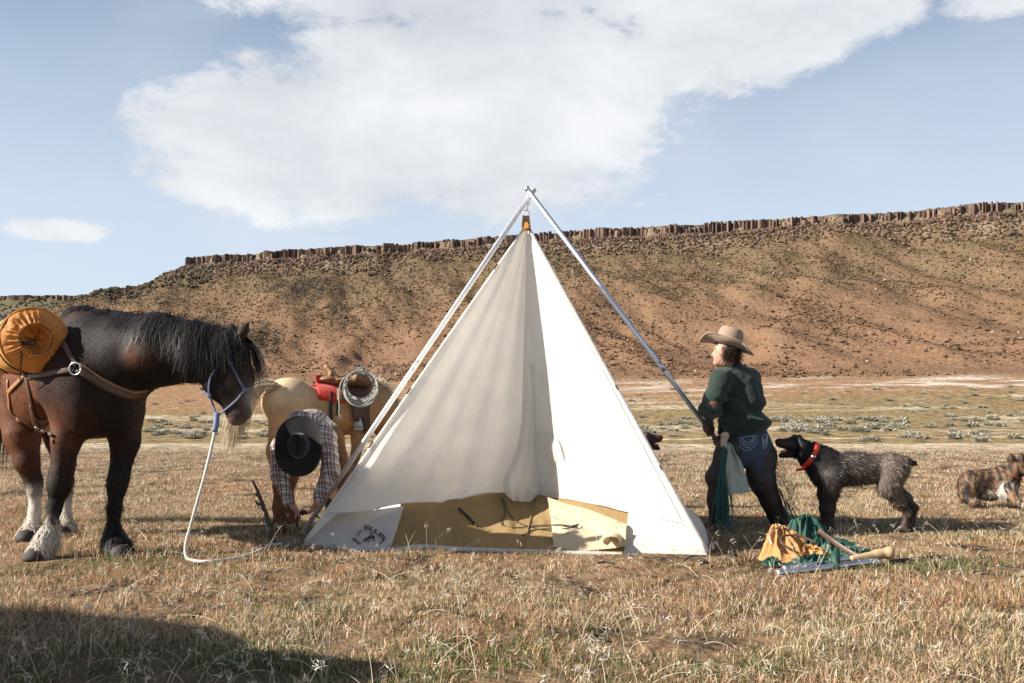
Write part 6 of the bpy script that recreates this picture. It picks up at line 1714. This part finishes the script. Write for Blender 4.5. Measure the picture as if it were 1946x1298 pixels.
# ------------------------------------------------------------------ dogs
m_dog = mat('dog_coat', attr='col', rough=.6, var=.25, vscale=40, bump=.5, bscale=110, bdist=.008, spec=.35)
def dog(T, name, label, pal, furcol, collar=None, h=.011, furn=9000, flen=.035):
    """standing dog facing the tent; T(px, py, dy) gives a point"""
    B = Body(.05)
    HEAD, BODY_, REAR, LEG, MUZ = pal
    B.ell(T(1578, 893, 0), (.17, .125, .165), None, BODY_); B.ell(T(1622, 889, 0), (.21, .120, .145), None, BODY_); B.ell(T(1660, 888, 0), (.16, .105, .125), None, REAR); B.ell(T(1690, 890, 0), (.115, .105, .13), None, REAR)
    B.cone(T(1565, 870, 0), T(1532, 856, 0), .105, .082, HEAD); B.cone(T(1560, 895, 0), T(1530, 870, 0), .09, .06, HEAD)
    B.ell(T(1512, 845, 0), (.088, .078, .075), None, HEAD, k=.04); B.cone(T(1500, 845, 0), T(1482, 841, 0), .050, .036, HEAD, k=.03)
    B.ell(T(1478, 839, 0), (.024, .026, .020), None, (.008, .007, .007), k=.012)
    B.cone(T(1492, 843, 0), T(1483, 843, 0), .036, .030, MUZ, k=.02)
    B.cone(T(1506, 861, 0), T(1484, 865, 0), .036, .022, HEAD, k=.02)                   # open lower jaw
    B.ell(T(1490, 855, 0), (.045, .022, .012), None, sub=True, k=.01)
    for s in (-1, 1):
        B.chain([T(1514, 832, .065 * s), T(1519, 848, .090 * s), T(1516, 868, .085 * s)], [.028, .034, .018], HEAD, k=.02)
        B.chain([T(1578, 905, .085 * s), T(1573, 935, .085 * s), T(1572, 962, .08 * s), T(1572, 990, .08 * s), T(1570, 997, .08 * s)], [.095, .056, .038, .027, .031], [BODY_, LEG, LEG, LEG], k=.035)
        B.cone(T(1571, 997, .08 * s), T(1562, 1000, .08 * s), .034, .028, LEG, k=.02)
    for s, dx in ((-1, 0), (1, 26)):
        B.chain([T(1694, 890, .06 * s), T(1682 + dx * .5, 922, .08 * s), T(1700 + dx, 948 - dx * .12, .08 * s), T(1718 + dx, 968 - dx * .2, .08 * s), T(1713 + dx, 990, .08 * s), T(1712 + dx, 997, .08 * s)], [.125, .085, .050, .030, .024, .028], [REAR, REAR, LEG, LEG, LEG], k=.035)
        B.cone(T(1710 + dx, 998, .08 * s), T(1702 + dx, 1000, .08 * s), .034, .028, LEG, k=.02)
    B.chain([T(1700, 872, 0), T(1718, 875, 0), T(1736, 878, 0)], [.045, .036, .022], HEAD, k=.03)
    base = T(1630, 1005, 0).copy(); base[2] = 0
    root = empty(name, base, label, 'dog')
    V, Q = B.mesh(h, cut=lambda X: .002 - X[:, 2]); C = B.colour(V, .02)
    nz = fbm(V[:, 0] * 9, V[:, 1] * 9, V[:, 2] * 9, octaves=3, seed=3)[:, None]
    me = np_mesh('body', V, Q); set_col(me, np.clip(C * (1 + .4 * nz), 0, 1)); link('body', me, m_dog, root)
    fwd = T(1500, 850, 0) - T(1600, 850, 0); fwd /= np.linalg.norm(fwd)
    c0 = T(1600, 890, 0)
    def pal_at(p, r):
        c = B.colour(p, .02); return furcol(p, c, (p - c0) @ fwd, r)
    def lens(p):
        x = (p - c0) @ fwd; z = p[:, 2]
        return flen * (1 - .55 * sstep(.30, .40, x)) * (.55 + .45 * sstep(.1, .4, z))
    _, f = fur(V, Q, pal_at, furn, lambda p: -fwd * 1.0 + A([0, 0, -.75]), lens, .0042, 8)
    hair_obj('coat', [f], m_fur, root)
    for s in (-1, 1):
        E = Body(.01); E.ell(snap(B, T(1500, 839, .055 * s)[None], -.004)[0], (.009, .009, .009)); v_, q_ = E.mesh(.0028); link('eye', np_mesh('eye', v_, q_), m_eye, root)
    Tn = Body(.01); Tn.cone(T(1504, 857, 0), T(1486, 858, 0), .016, .013); v_, q_ = Tn.mesh(.006); link('tongue', np_mesh('tongue', v_, q_), mat('tongue', (.38, .10, .09), rough=.35, var=.15), root)
    if collar:
        a, b = T(1549, 880, 0), T(1546, 838, 0)
        cen = T(1541, 862, 0); axn = T(1530, 856, 0) - T(1552, 868, 0); R = axes(axn, (0, 1, 0))
        pts = snap(B, A([cen + (R[:, 0] * math.cos(t) + R[:, 1] * math.sin(t)) * .09 for t in np.linspace(0, 2 * math.pi, 40)]), .012, 3)
        d = pts - cen; pts = pts - axn / np.linalg.norm(axn) * (d @ (axn / np.linalg.norm(axn)))[:, None] * .5
        W = axn / np.linalg.norm(axn) * .022
        g = np.stack([pts - W, pts, pts + W], 1)
        v, q = sheet(g, .005); co = link('collar', np_mesh('collar', v, q), collar, root)
        link('collar_plate', np_mesh('collar_plate', *(lambda b_: (b_[0], b_[1]))(box_v(snap(B, T(1540, 866, -.1)[None], .018)[0], (.018, .003, .012)))), m_steel, co)
        add_tube('tag_loop', [T(1533, 880, -.03), T(1522, 888, -.05), T(1512, 891, -.05), T(1526, 890, -.03)], .014, collar, root, sides=7, ru=.4)
    return root, B
BK = (.010, .009, .009)
def wire(p, c, x, r):
    n = len(p); g = sstep(.18, -.12, x) * (.35 + .65 * sstep(-.3, .4, fbm(p[:, 0] * 7, p[:, 1] * 7, p[:, 2] * 7, octaves=2, seed=6)))
    low = sstep(.30, .12, p[:, 2]) * sstep(0, -.2, x)
    t = r.random(n)
    grey = A([.29, .235, .185]) * r.uniform(.3, 1.4, (n, 1)); out = np.where((t < .72 * g)[:, None], grey, c * r.uniform(.7, 1.8, (n, 1)))
    return np.where((r.random(n) < low * .6)[:, None], A([.17, .085, .045]), out)
m_rcol = mat('orange_red_collar', (.62, .045, .016), rough=.45, var=.08)
DY = 8.95
dog(lambda px, py, dy: P(px, 842 + (py - 842) * 1.035, DY) + A([0, dy, 0]), 'dog', 'shaggy black and grey wirehaired dog with red collar', (BK, (.050, .041, .034), (.098, .075, .057), (.040, .028, .021), (.105, .048, .025)), wire, m_rcol, furn=24000, flen=.042)
HX, HYd = P(1232, 836, 11.0)[0], 11.0
def TH(px, py, dy):
    q = P(px, py, DY); x0 = P(1509, 845, DY)
    return A([HX - (q[0] - x0[0]) * .95, HYd + dy, q[2] * .985])
dog(TH, 'dog', 'dark brown hound peering out from behind the tent', ((.045, .018, .010), (.040, .018, .011), (.040, .018, .011), (.06, .026, .014), (.09, .04, .02)), lambda p, c, x, r: c * r.uniform(.6, 1.6, (len(p), 1)), None, h=.013, furn=3000, flen=.015)

# brindle dog lying in the grass
bd = empty('dog', P(1885, 965, 11.1) * A([1, 1, 0]), 'brindle prick-eared dog lying in the grass', 'dog')
Yb = 11.1
TAN, WH2 = (.165, .090, .042), (.50, .45, .38)
B = Body(.05)
B.ell(P(1850, 922, Yb), (.165, .14, .165), None, TAN); B.ell(P(1880, 916, Yb), (.21, .14, .140), None, TAN); B.ell(P(1908, 914, Yb - .05), (.16, .14, .165), None, TAN)
B.ell(P(1842, 938, Yb - .1), (.12, .06, .10), None, TAN, k=.04); B.chain([P(1842, 950, Yb - .14), P(1856, 957, Yb - .2), P(1870, 960, Yb - .22)], [.05, .04, .03], TAN)
B.cone(P(1912, 908, Yb - .08), P(1930, 897, Yb - .14), .10, .078, TAN); B.ell(P(1916, 936, Yb - .17), (.10, .06, .11), None, WH2, k=.03); B.ell(P(1880, 942, Yb - .10), (.12, .05, .06), None, (.34, .28, .22), k=.03)
B.ell(P(1934, 889, Yb - .17), (.088, .085, .082), None, TAN, k=.03); B.cone(P(1942, 893, Yb - .20), P(1956, 900, Yb - .28), .048, .032, (.10, .05, .025), k=.03); B.ell(P(1958, 899, Yb - .30), (.02, .018, .016), None, BK, k=.01)
for s, px in ((-1, 1924), (1, 1944)):
    B.chain([P(px, 880, Yb - .17 + .0 * s), P(px - 2, 872, Yb - .17), P(px - 3, 860, Yb - .17)], [.040, .036, .006], (.06, .03, .016), k=.02)
for s in (-.06, .10): B.chain([P(1922, 935, Yb - .15 + s), P(1930, 953, Yb - .25 + s), P(1950, 962, Yb - .35 + s), P(1964, 964, Yb - .40 + s)], [.06, .042, .034, .03], [TAN, TAN, WH2], k=.03)
B.chain([P(1838, 918, Yb + .05), P(1826, 935, Yb + .05), P(1828, 955, Yb)], [.035, .025, .015], TAN, k=.03)
V, Q = B.mesh(.012, cut=lambda X: .002 - X[:, 2])
def brind(p, base):
    s = fbm(p[:, 0] * 52 + 2.5 * vnoise(p[:, 1] * 9, p[:, 2] * 9, p[:, 0] * 4), p[:, 1] * 10, p[:, 2] * 9, octaves=4, seed=5, rough=.65)
    lum = base.sum(1) > 1.2
    t = sstep(-.16, .20, s)[:, None]; t = np.where(lum[:, None], np.clip(t + .5, 0, 1), t)
    return base * (.75 + .5 * t) * t + A([.022, .015, .011]) * (1 - t)
C = brind(V, B.colour(V, .015)); me = np_mesh('body', V, Q); set_col(me, np.clip(C, 0, 1)); link('body', me, m_dog, bd)
_, f = fur(V, Q, lambda p, r: np.clip(brind(p, B.colour(p, .015)), 0, 1) * r.uniform(.7, 1.3, (len(p), 1)), 7000, lambda p: A([-1.0, 0, -.4]) + 0 * p, lambda p: np.full(len(p), .022), .0045, 9)
hair_obj('coat', [f], m_fur, bd)
E = Body(.01); E.ell(snap(B, P(1943, 886, Yb - .26)[None], -.004)[0], (.011, .011, .011)); v_, q_ = E.mesh(.0035); link('eye', np_mesh('eye', v_, q_), m_eye, bd)
E = Body(.02); E.cone(P(1919, 925, Yb - .16), P(1946, 912, Yb - .24), .018, .018); v_, q_ = E.mesh(.008)
add_tube('collar', [P(1925, 902, Yb - .12) + A([.088 * math.cos(t), .088 * math.sin(t), -.03 * math.cos(t) - .02]) for t in np.linspace(0, 2 * math.pi, 30)], .012, mat('maroon_collar', (.16, .02, .025), rough=.5), bd, smooth=0, sides=8, ru=.4)

# ------------------------------------------------------------------ a second bay horse outside the view; its shadow lies on the foreground
h2 = empty('horse', (-4.15, 4.2, 0), 'unsaddled dark bay horse whose shadow falls over the foreground grass', 'horse')
for ch in list(horse.children):
    if ch.type == 'MESH':
        c = ch.copy(); COL.objects.link(c); c.parent = h2
h2.rotation_euler = (0, 0, math.radians(190))
